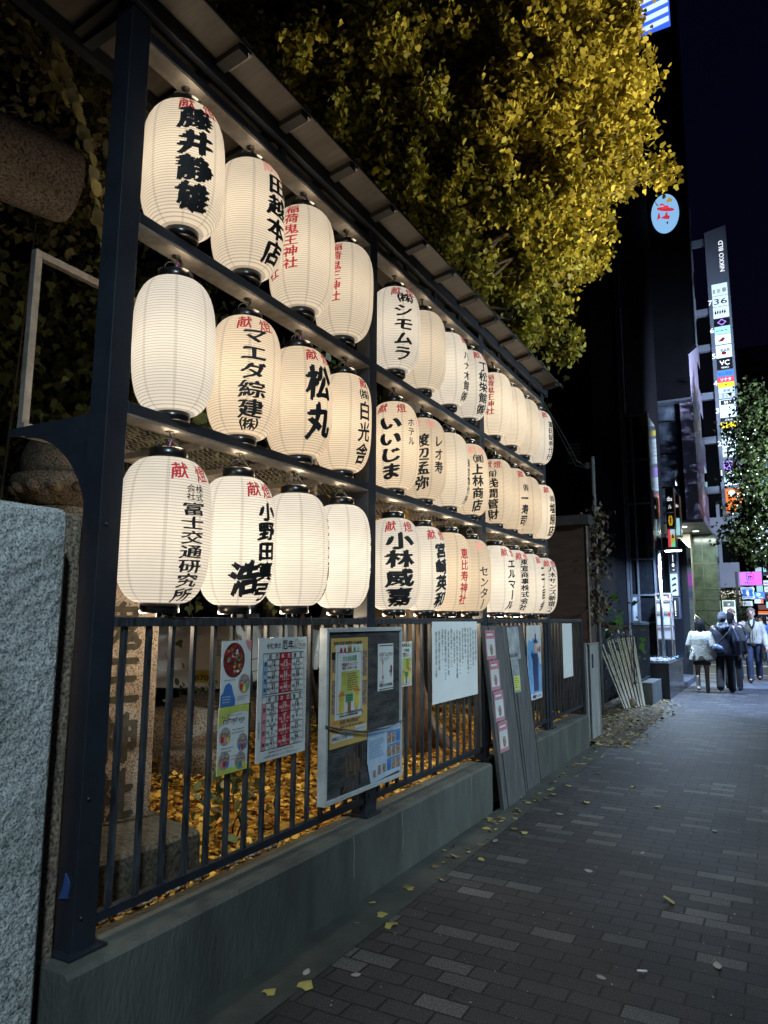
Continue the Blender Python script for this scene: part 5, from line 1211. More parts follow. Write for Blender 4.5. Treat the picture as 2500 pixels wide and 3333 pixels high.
# slab building with oval sign, and the NIKKO block behind
BS = thing('black_slab_building', 'huge unlit black upper facade that carries the oval sign', 'building', (-6, 27, 9))
mb = MB(); mb.prism([(-9, 9.2), (-2.13, 9.2), (-2.13, 10.9), (-1.86, 11.1), (-1.74, 34), (-9, 34)], (0, 25.9, 0), (1, 0, 0), (0, 0, 1), (0, .36, 0)); mb.build('facade', nightb, BS)
mb = MB(); mb.prism([(-1.855, 11.1), (-1.83, 11.1), (-1.71, 34), (-1.735, 34)], (0, 25.86, 0), (1, 0, 0), (0, 0, 1), (0, .45, 0)); mb.prism([(-4.1, 9.13), (-2.1, 9.13), (-2.1, 9.2), (-4.1, 9.2)], (0, 25.84, 0), (1, 0, 0), (0, 0, 1), (0, .4, 0)); mb.build('edge_trim', mull, BS)
OV = thing('oval_sign', 'glowing pale blue oval sign with a red hat-shaped emblem', 'sign', (-2.59, 25.8, 16.2))
mb = MB(); n = 40
mb.prism([(.47 * math.cos(2 * math.pi * k / n), .74 * math.sin(2 * math.pi * k / n)) for k in range(n)], (-2.59, 25.88, 16.2), (1, 0, 0), (0, 0, 1), (0, -.10, 0)); mb.build('disc', glow('lit_oval', (.30, .60, .98), .85), OV)
p = Panel((-2.59, 25.775, 16.2), (1, 0, 0), (0, 0, 1), (0, -1, 0)); p.st = .004; er = glow('lit_emblem_red', (.72, .05, .08), .75)
p.frame(-.47, -.74, .47, .74, .0, s_pale, 1) if False else None
p.poly([(.30 * math.cos(R(a)) * 1.0 + .03, .085 * math.sin(R(a)) + .14 - .10 * math.cos(R(a))) for a in range(0, 360, 18)], er, 1).poly([(-.10, .20), (.16, .16), (.10, .27), (-.02, .28)], er, 1).disc(-.10, .36, .06, .04, er, 1).poly([(-.06, .34), (.0, .24), (.03, .25), (-.02, .36)], er, 1)
p.poly([(-.28, -.20), (-.22, .05), (-.18, .05), (-.16, -.16)], er, 1).poly([(-.16, -.16), (.0, -.10), (.03, .0), (.10, .0), (.08, -.10), (.17, -.17), (.13, -.28), (.0, -.24)], er, 1).poly([(.02, -.38), (.10, -.36), (.08, -.47)], p_black, 2); p.build('emblem', OV)
TL = thing('light_louvre_sign', 'bright blue-white slatted light panel high up behind the ginkgo', 'sign', (-2.6, 25.8, 22))
bl = glow('lit_blue_rim', (.06, .16, .95), 1.0); wh = glow('lit_slat_white', (.62, .80, 1.0), 1.3)
MB().box(-3.12, -2.02, 25.78, 25.87, 23.7, 31.0).build('backing', bl, TL)
mb = MB()
for k in range(18):
    z = 23.75 + k * .40; mb.add([(-3.08, 25.765, z), (-2.06, 25.765, z + .12), (-2.06, 25.765, z + .34), (-3.08, 25.765, z + .22)], [(0, 1, 2, 3)])
mb.build('light_slats', wh, TL)
tilem = M('pale_violet_tile', (.58, .50, .70), .5, var=.1, scale=3); marble = M('green_marble', (.07, .095, .068), .14, var=.4, scale=2.5, spec=.6, col2=(.11, .14, .10))
NB_ = thing('tiled_building', 'pale tiled building with a curved glass bay and green marble ground floor', 'building', (-4, 30, 0))
MB().box(-8, -2.52, 26.9, 31.6, 5.0, 30).build('upper_wall', tilem, NB_)
mb = MB(); mb.prism([(-2.53, 5.0), (-2.10, 5.0), (-2.10, 30), (-2.53, 30)], (0, 26.4, 0), (1, 0, 0), (0, 0, 1), (0, 4.4, 0)); mb.build('corner_pier', tilem, NB_)
for k in range(9): MB().box(-2.12, -2.09, 29.5, 30.7, 6.4 + 2.1 * k, 7.5 + 2.1 * k).build('side_window', nightg, NB_)
mb = MB(); cg = [(-3.1 + .56 * math.sin(R(a)), 26.95 - .5 * math.cos(R(a))) for a in range(-80, 81, 10)]
vs = [(x, y, z) for x, y in cg for z in (4.9, 9.5)]; mb.add(vs, [(2 * i, 2 * i + 2, 2 * i + 3, 2 * i + 1) for i in range(len(cg) - 1)], 0, True); mb.build('curved_glass', M('blue_grey_glass', (.09, .11, .15), .08, spec=.7, var=.5, scale=1.5), NB_)
for z in (4.93, 6.2, 7.4, 8.6): mb = MB(); mb.tube([(x * 1.0, y - .01, z) for x, y in cg], .025, 6); mb.build('glass_band', nightb, NB_)
MB().box(-4.2, -2.0, 26.5, 30.95, 4.90, 5.0).build('canopy', M('pale_canopy', (.30, .31, .30), .5), NB_)
for (x, y) in ((-2.75, 27.6), (-2.5, 29.2)): MB().box(x - .10, x + .10, y - .1, y + .1, 4.885, 4.902).build('downlight', glow('lit_downlight', (.9, .95, .9), 3.0), NB_)
mb = MB(); mb.box(-5, -1.90, 30.4, 31.5, 0, 4.9); mb.build('marble_wall', marble, NB_)
mb = MB()
for z in (1.0, 1.95, 2.35, 2.75, 3.75): mb.box(-4, -1.895, 30.385, 30.398, z - .02, z + .015)
mb.box(-2.42, -2.40, 30.385, 30.397, 0, 4.9); mb.build('marble_joint', M('marble_joint', (.10, .12, .09), .3), NB_)
MB().box(-3.6, -2.75, 29.6, 30.3, .0, 4.9).build('door_pier', M('cream_wall', (.40, .36, .28), .6), NB_)
mb = MB(); mb.tube([(-2.95, 28.6, 1.75), (-2.65, 28.6, 1.72), (-1.75, 28.6, 1.0), (-1.75, 28.6, .0)], .022, 8); mb.tube([(-2.95, 28.6, 1.4), (-1.9, 28.6, .85)], .015, 8); mb.tube([(-2.66, 28.6, 1.7), (-2.66, 28.6, 0)], .018, 8); mb.build('handrail', chrome, NB_)
lamp('canopy_light', 'AREA', (-2.4, 28.4, 4.86), 260, (.85, .95, .85), target=(-2.6, 28.4, 0), parent=NB_, size=(1.2, 2.0))
# the tall sign tower
NT = thing('sign_tower', 'tall dark vertical sign tower lettered NIKKO BLD with numbered rows of lit tenant panels', 'sign tower', (-1.2, 30.6, 5))
towm = M('tower_grey', (.22, .25, .30), .5, var=.1, scale=2)
mb = MB(); mb.prism([(-1.60, 4.9), (-.79, 4.9), (-.79, 17.75), (-1.60, 17.6)], (0, 30.6, 0), (1, 0, 0), (0, 0, 1), (0, .5, 0)); mb.build('column', towm, NT)
for z in (6.7, 8.75, 10.6, 12.65, 14.2, 17.3): MB().box(-2.6, -1.602, 30.75, 30.95, z - .14, z + .14).build('bracket', towm, NT); 
p = Panel((-.93, 30.59, 15.75), (1, 0, 0), (0, 0, 1), (0, -1, 0)); p.text('NIKKO BLD', 0, 0, .24, s_gw, 1, w=1.35, rot=90, bold=.012); p.build('lettering', NT)
def panel_row(no, zn, items):
    p = Panel((-1.545, 30.592, zn), (1, 0, 0), (0, 0, 1), (0, -1, 0)); p.text(no, 0, -.12, .30, s_gw, 1, align='c', bold=.02); p.build('floor_number', NT)
    for (z0, z1, face, draw) in items:
        p = Panel((-1.455, 30.588, z0 + .01), (1, 0, 0), (0, 0, 1), (0, -1, 0)); p.st = .005; p.rect(0, 0, .58, z1 - z0 - .02, face, 0)
        if draw: draw(p, .58, z1 - z0 - .02)
        p.build('tenant_panel', NT)
T_ = lambda s, c=p_black, k=.6, b=.01: (lambda p, w, h: p.text(s, w / 2, h * .22, h * k, c, 1, align='c', w=min(w * .85, len(s) * h * .62), bold=b))
def splash(p, w, h):
    for k in range(5): p.poly([(w * (.1 + .15 * k), h * .3), (w * (.2 + .15 * k), h * (.45 + .1 * (k % 2))), (w * (.16 + .15 * k), h * .75), (w * (.08 + .15 * k), h * .55)], p_black, 1)
panel_row('7', 14.5, [(14.72, 15.25, s_white, T_('B Ⅲ 夢', p_black, .45)), (14.25, 14.72, s_white, T_('36', p_black, .75)), (13.75, 14.25, s_white, splash)])
panel_row('6', 13.3, [(13.40, 13.74, s_dark, lambda p, w, h: [p.poly([(w * .5, h * .05), (w * .8, h * .5), (w * .5, h * .95), (w * .2, h * .5)], s_vio, 1), p.poly([(w * .5, h * .2), (w * .7, h * .5), (w * .5, h * .8), (w * .3, h * .5)], s_dark, 2)]), (13.06, 13.40, s_cyan, lambda p, w, h: p.lines(.05, h * .5, w - .05, 1, .1, .03, p_black, 1)), (12.62, 13.06, s_white, lambda p, w, h: p.poly([(w * .15, h * .3), (w * .5, h * .7), (w * .65, h * .6), (w * .5, h * .3)], p_red, 1))])
panel_row('5', 12.2, [(12.05, 12.60, s_white, lambda p, w, h: p.disc(w * .5, h * .35, .09, .07, p_red, 1).text('BAR', w * .3, h * .45, .2, p_black, 2, bold=.01)), (11.55, 12.05, s_dark, lambda p, w, h: p.text('VC', w / 2, h * .4, .28, s_gw, 1, align='c', bold=.02).text('VINCI', w / 2, h * .1, .11, s_gw, 1, align='c'))])
panel_row('4', 11.05, [(11.26, 11.52, s_blue, T_('かくれ灯', p_black, .6)), (11.03, 11.26, s_red, T_('ソナタ', s_gw, .75, .02)), (10.81, 11.03, s_yel, T_('ハイ', p_black, .8, .02)), (10.57, 10.81, s_pale, T_('酒場', p_black, .6)), (10.35, 10.57, s_grey, T_('さくら', p_black, .85, .0))])
panel_row('3', 9.9, [(10.05, 10.32, s_white, lambda p, w, h: p.rect(w * .08, h * .12, w * .92, h * .9, p_black, 1).text('599', w / 2, h * .25, h * .65, s_gw, 2, align='c', bold=.03)), (9.80, 10.05, s_white, T_('HEINLEIN', p_black, .4, 0)), (9.56, 9.80, s_white, lambda p, w, h: p.disc(w * .4, h * .4, .09, .06, p_black, 1).disc(w * .4, h * .4, .07, .045, s_white, 2)), (9.40, 9.56, s_dark, T_('三日月', s_gw, .6)), (9.14, 9.38, s_yel, T_('姫', p_black, .8, .02))])
panel_row('2', 8.55, [(8.62, 9.02, s_white, splash), (8.30, 8.62, s_white, splash), (7.95, 8.28, s_white, splash)])
panel_row('1', 7.35, [(7.42, 7.80, s_vio, splash), (6.80, 7.40, s_white, T_('源氏', p_black, .5, .01)), (5.72, 6.68, s_or, lambda p, w, h: p.disc(w * .38, h * .8, .13, .12, s_gw, 1).text('HORN', w * .82, h * .25, .2, s_gw, 1, w=.6, rot=90, bold=.02))])
# pale balcony building
BB = thing('balcony_building', 'pale grey building with rows of balconies behind the sign tower', 'building', (-4, 40, 0))
palew = M('pale_balcony_wall', (.34, .35, .42), .6, var=.1, scale=.7)
MB().box(-9, -1.75, 37, 46, 2.9, 17).build('wall', nightb, BB)
for k in range(2):
    z = 3.05 + 2.15 * k; MB().box(-9, -1.37, 36.6, 37, z, z + 1.15).build('balcony', palew, BB)
for x in (-3.4, -2.2): MB().box(x, x + .14, 36.75, 37.02, 3, 7).build('downpipe', palew, BB)
mb = MB(); mb.box(-3.5, -1.4, 36.9, 37, 2.2, 2.9); mb.build('shop_front', glow('lit_shop', (.9, .8, .62), .45), BB)
for k in range(4): MB().ball((-2.6 + .32 * k, 36.7, 2.6 + .08 * (k % 2)), .07, 10).build('lamp_globe', s_warm, BB)
# lit shop signs down the street
def modis(p, w, h):
    p.rect(w * .5, 0, w, h, glow('lit_magenta', (.98, .10, .75), 1.0), 1).frame(w * .33, h * .36, w * .67, h * .90, .02, p_black, 2)
    for x, a in ((.40, .66), (.485, .82), (.57, .66)): p.rect(w * x, h * .44, w * (x + .035), h * a, p_black, 2)
    p.poly([(w * .40, h * .66), (w * .5, h * .56), (w * .6, h * .66), (w * .6, h * .74), (w * .5, h * .64), (w * .40, h * .74)], p_black, 2).text('MODIS', w / 2, h * .12, h * .19, p_black, 2, align='c', w=w * .5, bold=.01)
lightbox('shop_sign', -1.30, -.47, 34, 3.03, 3.58, 'glowing magenta and violet sign lettered MODIS', s_pink, modis)
MB().box(-1.47, -1.37, 34.05, 34.2, 0, 3.62).build('x', trim, loc=(-1.42, 34.1, 0)).name = 'sign_post'
tag(bpy.data.objects['sign_post'], 'dark post holding the magenta sign', 'post')
LS = thing('shop_sign', 'shield-shaped blue and white lit sign with a milk can emblem', 'sign', (-1.1, 36, 2.75))
shp = [(-.29, .20), (-.24, .28), (0, .25), (.24, .28), (.29, .20), (.24, 0), (.29, -.22), (.2, -.28), (0, -.25), (-.2, -.28), (-.29, -.22), (-.24, 0)]
mb = MB(); mb.prism([(x * 1.0, y) for x, y in shp], (-1.09, 36.2, 2.76), (1, 0, 0), (0, 0, 1), (0, -.2, 0)); mb.build('case', s_white, LS)
p = Panel((-1.09, 35.995, 2.76), (1, 0, 0), (0, 0, 1), (0, -1, 0)); p.st = .005
p.poly([(x * .88, y * .88) for x, y in shp], s_pale, 0).poly([(x * .80, y * .55) for x, y in shp], s_blue, 1)
p.rect(-.055, -.13, .055, .04, s_gw, 2).rect(-.035, .04, .035, .09, s_gw, 2).rect(-.05, .09, .05, .115, s_gw, 2)
p.text('LAWSON', 0, .155, .09, s_blue, 2, align='c', w=.36, bold=.03).text('STATION', 0, -.225, .08, s_blue, 2, align='c', w=.34, bold=.03); p.build('face', LS)
lightbox('shop_sign', -.86, -.44, 38, 2.55, 2.86, 'deep blue sign with a large green and white D and 24h', s_blue, lambda p, w, h: p.text('D', w * .3, h * .42, .2, s_grn, 1, align='c', bold=.05).text('D', w * .42, h * .42, .2, s_gw, 1, align='c', bold=.05).text('24h', w * .6, h * .08, .11, s_gw, 1, align='c', w=.2))
lightbox('shop_sign', -.88, -.52, 38, 2.34, 2.53, 'white strip sign with blue and orange below the D sign', s_white, lambda p, w, h: p.rect(w * .7, 0, w, h, s_or, 1).text('P', w * .45, h * .2, .13, s_vio, 1, bold=.05))
lightbox('shop_sign', -1.35, -.95, 37, 2.2, 2.42, 'small pale lit sign under the shield-shaped one', s_white, lambda p, w, h: p.text('RIZC', w / 2, h * .2, .13, p_blue, 1, align='c', w=.25))
p2f = lambda p, w, h: p.rect(0, h * .86, w, h, towm, 1).text('2F', w / 2, h * .89, .11, s_gw, 2, align='c').disc(w * .42, h * .62, .06, .08, p_black, 2).disc(w * .42, h * .64, .035, .05, s_white, 3).rect(w * .72, h * .55, w * .78, h * .62, p_black, 2).rect(w * .72, h * .67, w * .78, h * .7, p_black, 2).rect(w * .3, h * .42, w * .34, h * .5, p_black, 2).rect(w * .42, h * .42, w * .46, h * .5, p_black, 2).frame(0, 0, w, h, .03, glow('lit_sage', (.62, .85, .62), .9), 3)
lightbox('standing_sign', -1.86, -1.40, 31.2, .5, 2.32, 'standing illuminated sign marked 2F with pale green border', s_white, p2f, .12)
lightbox('shop_sign', -.80, -.30, 46, 5.6, 6.3, 'cyan-white sign with a black band high in the street tree', s_cyan, lambda p, w, h: p.rect(0, h * .45, w, h * .62, p_black, 1).text('OLD', w / 2, h * .48, .1, s_yel, 2, align='c'))
lightbox('shop_sign', -.48, -.05, 44, 4.0, 4.5, 'cyan sign with BV in black right of the magenta sign', s_cyan, lambda p, w, h: p.rect(0, 0, w, h * .35, p_black, 1).text('BV', w * .7, h * .08, .12, s_gw, 2, align='c'))
lightbox('shop_sign', -.50, -.08, 42, 3.35, 3.6, 'pink and white strip sign right of the magenta sign', s_white, lambda p, w, h: p.rect(0, h * .4, w, h * .6, s_pink, 1).lines(.05, h * .5, w - .05, 1, .1, .04, p_red, 2))
lightbox('shop_sign', -.48, -.05, 42, 3.0, 3.28, 'white lit strip sign just below the pink one', s_white, lambda p, w, h: p.lines(.08, h * .6, w - .1, 1, .1, .04, p_blue, 1))
lightbox('shop_sign', -.44, -.02, 40, 2.55, 2.85, 'dark sign with a red and white fruit-like mark', s_dark, lambda p, w, h: p.disc(w * .45, h * .45, .1, .09, s_red, 1).disc(w * .5, h * .42, .06, .05, s_gw, 2).rect(w * .44, h * .7, w * .5, h * .9, s_gw, 2))
lightbox('shop_sign', -.42, 0, 40, 2.15, 2.45, 'pale cyan sign at the right edge below the fruit mark', s_cyan, lambda p, w, h: p.text('や', w * .4, h * .2, .18, p_blue, 1, align='c'))
lightbox('lit_shop', -1.0, .1, 50, .2, 2.0, 'bright distant shop front with price banners', glow('lit_shop_far', (.8, .85, .95), .5), lambda p, w, h: [p.rect(0, h * .72, w, h * .95, p_black, 1), p.text('1500', w * .25, h * .77, .24, s_gw, 2, align='c', w=.4), p.rect(w * .6, h * .1, w * .7, h * .7, s_red, 1), p.rect(0, h * .98, w, h * 1.06, s_or, 1), p.rect(w * .15, 0, w * .35, h * .5, p_black, 1)], cat='shop')
lightbox('shop_sign', -.95, .1, 49, 2.2, 2.45, 'long red-brown shop fascia in the distance', M('brown_fascia', (.2, .06, .05), .5, emit=(.4, .12, .1), es=.4), None)
FB = thing('far_tower', 'distant dark block with columns of cyan lit signs beyond the tree', 'building', (0, 60, 0))
MB().box(-1.3, 6, 58, 66, 0, 22).build('wall', nightb, FB)
for k in range(9): MB().box(-1.15, -.75, 57.9, 58, 3.2 + 1.3 * k, 4.1 + 1.3 * k).build('lit_window', (s_cyan, s_pale, s_white)[k % 3], FB)
for k in range(7): MB().box(-.45, .3, 57.9, 58, 3.0 + 1.6 * k, 3.9 + 1.6 * k).build('lit_window', (s_pale, s_white, s_cyan)[k % 3], FB)

# street tree with fairy lights, round hedge
tgreen = M('street_tree_leaf', (.028, .042, .013), .7, var=.5, col2=(.06, .08, .025), scale=1, island=True, trans=.3, spec=.08)
SRT = plant('street_tree', 'green street tree strung with tiny white fairy lights at the right edge', 'tree', [((-.45, 25, 7.3), (.6, .8, 1.0)), ((-.2, 25.2, 8.6), (.45, .7, .8)), ((-.52, 25, 6.2), (.55, .8, .9)), ((-.68, 25, 4.95), (.55, .8, .7)), ((-.65, 24.8, 4.1), (.55, .7, .65)), ((-.30, 24.8, 3.6), (.4, .6, .5)), ((.3, 25, 7.6), (.8, 1, 1.2)), ((.2, 25, 5.2), (.8, 1, 1.4)), ((-1.25, 25, 4.4), (.2, .3, .2))], 9000, .12, IVY, tgreen, [(.62, 25.2, 0), (.1, 25.1, 6), (.2, 25, 8.5), (-.6, 25, 5), (-.7, 25, 6.9), (-.5, 24.9, 4.3)], 51, .5, rstem=.07)
mb = MB(); r5 = random.Random(9)
for k in range(70): 
    a = r5.choice([(-.55, 25, 7.2), (-.3, 25, 6.3), (-.35, 24.9, 5.2), (-.25, 24.8, 4.3), (-.1, 24.8, 3.8), (-.9, 24.9, 5.1)]); mb.ball((a[0] + r5.gauss(0, .22), a[1] - .55 + r5.gauss(0, .2), a[2] + r5.gauss(0, .4)), .012 + .012 * r5.random(), 6)
mb.build('fairy_lights', glow('fairy_light_white', (.80, .90, 1.0), 1.2), SRT)['kind'] = 'stuff'
plant('round_hedge', 'dark rounded clipped bush beside the marble wall', 'bush', [((-1.75, 33, 2.2), (.42, .4, .62)), ((-1.45, 33, 2.25), (.32, .4, .5)), ((-1.2, 33, 1.5), (.4, .4, .6)), ((-.95, 33, 1.1), (.3, .4, .6))], 2600, .075, IVY, M('hedge_leaf', (.02, .028, .012), .6, var=.4, island=True), [(-1.4, 33.1, 0), (-1.6, 33, 2), (-1.1, 33, 1.4)], 52, .4, shell=.3)
plant('crossing_hedge', 'low green hedge strip beyond the side road', 'hedge', [((-.3, 35, .5), (.9, .3, .35)), ((-.9, 34.6, .45), (.4, .3, .3))], 700, .09, IVY, tgreen, [(-.4, 35, 0), (-.3, 35, .7), (-.9, 34.7, .6)], 53, .3, rstem=.01)

# ------------------------------------------------------------------ people
skin = M('skin', (.50, .30, .22), .55, var=.06); skin2 = M('skin_tan', (.40, .25, .18), .55, var=.06)
def rings(mb, G, rr, seg=20):
    vs = []; n = len(rr)
    for z, rx, ry, cy in rr:
        for k in range(seg): t = 2 * math.pi * k / seg; vs.append(G(rx * math.cos(t), cy + ry * math.sin(t), z))
    fs = [(i * seg + k, i * seg + (k + 1) % seg, (i + 1) * seg + (k + 1) % seg, (i + 1) * seg + k) for i in range(n - 1) for k in range(seg)]
    fs += [tuple(reversed(range(seg))), tuple((n - 1) * seg + k for k in range(seg))]; mb.add(vs, fs, 0, True)
def limb(mb, pts, rs):
    mb.tube(pts, rs, 12)
    for q, r_ in zip(pts, rs): mb.ball(q, r_, 12)
def remesh(o, vox, it=5, k=.5):
    r_ = o.modifiers.new('union', 'REMESH'); r_.mode = 'VOXEL'; r_.voxel_size = vox; r_.use_smooth_shade = True
    s_ = o.modifiers.new('soften', 'SMOOTH'); s_.factor = k; s_.iterations = it; return o
def person(loc, head, h, label, sk=skin, stride=.18, arms='down', wide=1.0):
    """local frame: x right, y forward; every shape is turned by `head` degrees and moved to loc"""
    s = h / 1.75; M4 = Matrix.Translation(loc) @ Matrix.Rotation(R(head), 4, 'Z')
    G = lambda x, y, z: M4 @ Vector((x * s, y * s, z * s))
    T = thing('person', label, 'person', loc)
    J = {}
    for sd in (-1, 1):
        f = stride * sd; lift = .05 if f < 0 else 0
        J[sd] = dict(hip=(.09 * sd, 0, .93), knee=(.10 * sd, f * .5 + .05, .50), ank=(.10 * sd, f, .09 + lift), sh=(.185 * sd * wide, 0, 1.42))
        if arms == 'pocket': J[sd].update(el=(.30 * sd * wide, -.06, 1.14), wr=(.20 * sd * wide, .12, .93))
        else: J[sd].update(el=(.25 * sd * wide, -.03 - f * .3, 1.13), wr=(.27 * sd * wide, .06 - f * .6, .88))
    mb = MB()
    limb(mb, [G(0, 0, .95), G(0, .0, 1.15), G(0, 0, 1.34), G(0, .0, 1.46)], [.13 * s, .12 * s, .14 * s, .07 * s])
    limb(mb, [G(0, .0, 1.44), G(0, .02, 1.55)], [.055 * s, .052 * s])
    hc = G(0, .03, 1.645); mb.ball(hc, .092 * s, 18, sx=.86, sy=1.0, sz=1.22)
    limb(mb, [G(0, .055, 1.585), G(0, .075, 1.565)], [.055 * s, .045 * s]); limb(mb, [G(0, .118, 1.66), G(0, .138, 1.625)], [.009 * s, .017 * s])
    for sd in (-1, 1): mb.ball(G(.083 * sd, .02, 1.64), .022 * s, 8, sx=.6, sz=1.3)
    for sd in (-1, 1):
        j = J[sd]
        limb(mb, [G(*j['hip']), G(*j['knee']), G(*j['ank'])], [.09 * s, .058 * s, .042 * s]); limb(mb, [G(*j['ank']), G(j['ank'][0], j['ank'][1] + .14, j['ank'][2] - .055)], [.04 * s, .032 * s])
        limb(mb, [G(*j['sh']), G(*j['el']), G(*j['wr'])], [.055 * s, .042 * s, .030 * s])
        w = Vector(j['wr']); d = (w - Vector(j['el'])).normalized(); x_ = Vector((sd, 0, 0)); y_ = d.cross(x_).normalized()
        def HH(a, b, c): q = w + d * a + y_ * b + x_ * c; return G(*q)
        limb(mb, [HH(.0, 0, 0), HH(.045, 0, 0), HH(.085, 0, 0)], [.028 * s, .036 * s, .034 * s])
        for k in range(4):
            b = -.027 + .018 * k; L_ = (.066, .076, .072, .055)[k]
            limb(mb, [HH(.09, b, 0), HH(.09 + L_ * .55, b * 1.1, -.010), HH(.09 + L_, b * 1.1, -.030)], [.010 * s, .009 * s, .008 * s])
        limb(mb, [HH(.03, -.03, -.005), HH(.06, -.055, -.015), HH(.095, -.062, -.022)], [.012 * s, .010 * s, .009 * s])
    remesh(mb.build('body', sk, T), .010 * s, 3)
    mb = MB()
    for sd in (-1, 1): mb.ball(G(.034 * sd, .110, 1.662), .0105 * s, 8)
    mb.build('eyes', M('eye_dark', (.03, .02, .02), .3), T)
    mb = MB()
    for sd in (-1, 1): mb.bar(G(.02 * sd, .122, 1.688), G(.052 * sd, .112, 1.69), .007 * s, .009 * s)
    mb.build('brows', M('brow_brown', (.10, .06, .03), .8), T)
    mb = MB(); mb.bar(G(-.024, .121, 1.578), G(.024, .121, 1.578), .008 * s, .009 * s); mb.build('mouth', M('lip', (.30, .12, .10), .5), T)
    return T, G, J, s
def trousers(T, G, J, s, mat, wide=1.0, top=1.02):
    mb = MB(); limb(mb, [G(0, 0, .92), G(0, 0, top)], [.115 * s, .115 * s])
    for sd in (-1, 1):
        j = J[sd]; a = Vector(j['ank']); limb(mb, [G(*j['hip']), G(*j['knee']), G(a.x, a.y - .005, a.z + .0)], [.098 * s, .066 * s * wide, .062 * s * wide])
    return remesh(mb.build('trousers', mat, T), .013 * s, 4)
def shoes(T, G, J, s, mat, hi=0):
    for sd in (-1, 1):
        a = J[sd]['ank']; mb = MB(); limb(mb, [G(a[0], a[1] - .035, a[2] - .042), G(a[0], a[1] + .07, a[2] - .046), G(a[0], a[1] + .165, a[2] - .056)], [.047 * s, .046 * s, .033 * s]); limb(mb, [G(a[0], a[1], a[2] - .03), G(a[0], a[1], a[2] + .03 + hi)], [.05 * s, .05 * s]); remesh(mb.build('shoe', mat, T), .011 * s, 3)
def jacket(T, G, J, s, mat, hem=.88, fat=1.0, sleeve=1.0, name='jacket', vox=.014, flare=1.0, collar=True):
    mb = MB(); f = fat; rings(mb, G, [(hem, .205 * f * flare, .145 * f, 0), (hem + .04, .212 * f * flare, .150 * f, 0), (hem + .16, .205 * f * (.5 + .5 * flare), .145 * f, 0), (1.12, .200 * f, .140 * f, 0), (1.28, .205 * f, .138 * f, -.005), (1.37, .190 * f, .120 * f, -.01), (1.43, .135 * f, .095 * f, -.01), (1.475, .085, .08, -.01)])
    for sd in (-1, 1):
        j = J[sd]; w = Vector(j['wr']).lerp(Vector(j['el']), .05); a = Vector(j['sh']); a = Vector((a.x * .93, a.y - .005, a.z - .045))
        limb(mb, [G(.10 * sd, -.005, 1.395), G(*a), G(*j['el']), G(*w)], [.062 * s, .074 * s * sleeve, .068 * s * sleeve, .055 * s * sleeve])
    if collar: limb(mb, [G(0, -.02, 1.44), G(0, -.01, 1.50)], [.09 * s, .082 * s])
    return remesh(mb.build(name, mat, T), vox * s, 3)
def hairdo(T, G, s, mat, kind, seed=1):
    r_ = random.Random(seed); mb = MB(); c = (0, .02, 1.665)
    if kind == 'bob':
        mb.ball(G(0, .0, 1.66), .100 * s, 16, sx=.96, sy=1.0, sz=1.12); limb(mb, [G(0, -.03, 1.64), G(0, -.04, 1.55), G(0, -.05, 1.46)], [.090 * s, .085 * s, .070 * s])
        for sd in (-1, 1): limb(mb, [G(.07 * sd, -.005, 1.66), G(.085 * sd, -.01, 1.54), G(.088 * sd, -.015, 1.45)], [.05 * s, .045 * s, .03 * s])
    elif kind == 'curls':
        for k in range(60):
            a, e = r_.uniform(0, 360), r_.uniform(8, 90); q = Vector((math.cos(R(a)) * math.cos(R(e)) * .088, math.sin(R(a)) * math.cos(R(e)) * .098 - .005, math.sin(R(e)) * .115)) 
            if q.y > .055 and q.z < .05: continue
            mb.ball(G(c[0] + q.x, c[1] + q.y, c[2] + q.z), r_.uniform(.018, .030) * s, 8)
        mb.ball(G(0, -.005, 1.675), .094 * s, 14, sx=.92, sy=1.0, sz=1.12); limb(mb, [G(0, -.045, 1.63), G(0, -.06, 1.57)], [.07 * s, .05 * s])
    elif kind == 'beanie':
        mb.ball(G(0, .02, 1.675), .104 * s, 18, sx=.95, sy=1.04, sz=1.12); limb(mb, [G(0, -.035, 1.64)], [.088 * s])
    else:
        mb.ball(G(0, .0, 1.675), .100 * s, 16, sx=.93, sy=1.02, sz=1.1); limb(mb, [G(0, -.04, 1.63), G(0, -.055, 1.55)], [.075 * s, .055 * s])
    o = mb.build('beanie' if kind == 'beanie' else 'hair', mat, T); return remesh(o, .010 * s, 2)
blackc = M('black_cloth', (.008, .008, .010), .8, var=.3, scale=20); navy = M('navy_shell_fabric', (.022, .026, .042), .38, var=.3, scale=9, bump=.3, bscale=9); denim = M('dark_denim', (.028, .036, .062), .8, var=.4, scale=9)
fleece = M('white_fleece', (.40, .40, .36), .95, var=.15, scale=14, bump=.5, bscale=30); brownh = M('light_brown_hair', (.20, .125, .065), .7, var=.4, scale=30); blackh = M('black_hair', (.004, .004, .005), .8, spec=.15)
# woman in white fleece, walking away
T, G, J, s = person((-1.50, 17.1, 0), 4, 1.56, 'woman walking away in a fluffy white jacket, short dark skirt and pale boots', skin2, .10, wide=1.05)
jacket(T, G, J, s, fleece, .74, 1.20, 1.30, 'fleece_jacket', .015, 1.15, True); hairdo(T, G, s, blackh, 'bob')
mb = MB(); mb.lathe(G(0, 0, 0), [(.15 * s, 1.0 * s), (.19 * s, .80 * s), (.205 * s, .66 * s), (.19 * s, .665 * s)], 24); mb.build('skirt', M('dark_skirt', (.035, .025, .02), .8), T)
shoes(T, G, J, s, M('pale_boot', (.34, .31, .24), .6), .20)
mb = MB(); q = G(-.20, -.16, 1.0)
for k in range(4): a = .6 + k * 1.5; mb.tube([q, q + Vector((math.cos(a) * .05, -.02, math.sin(a) * .05)), q + Vector((math.cos(a) * .03, -.01, math.sin(a) * .09)), q], .010, 6)
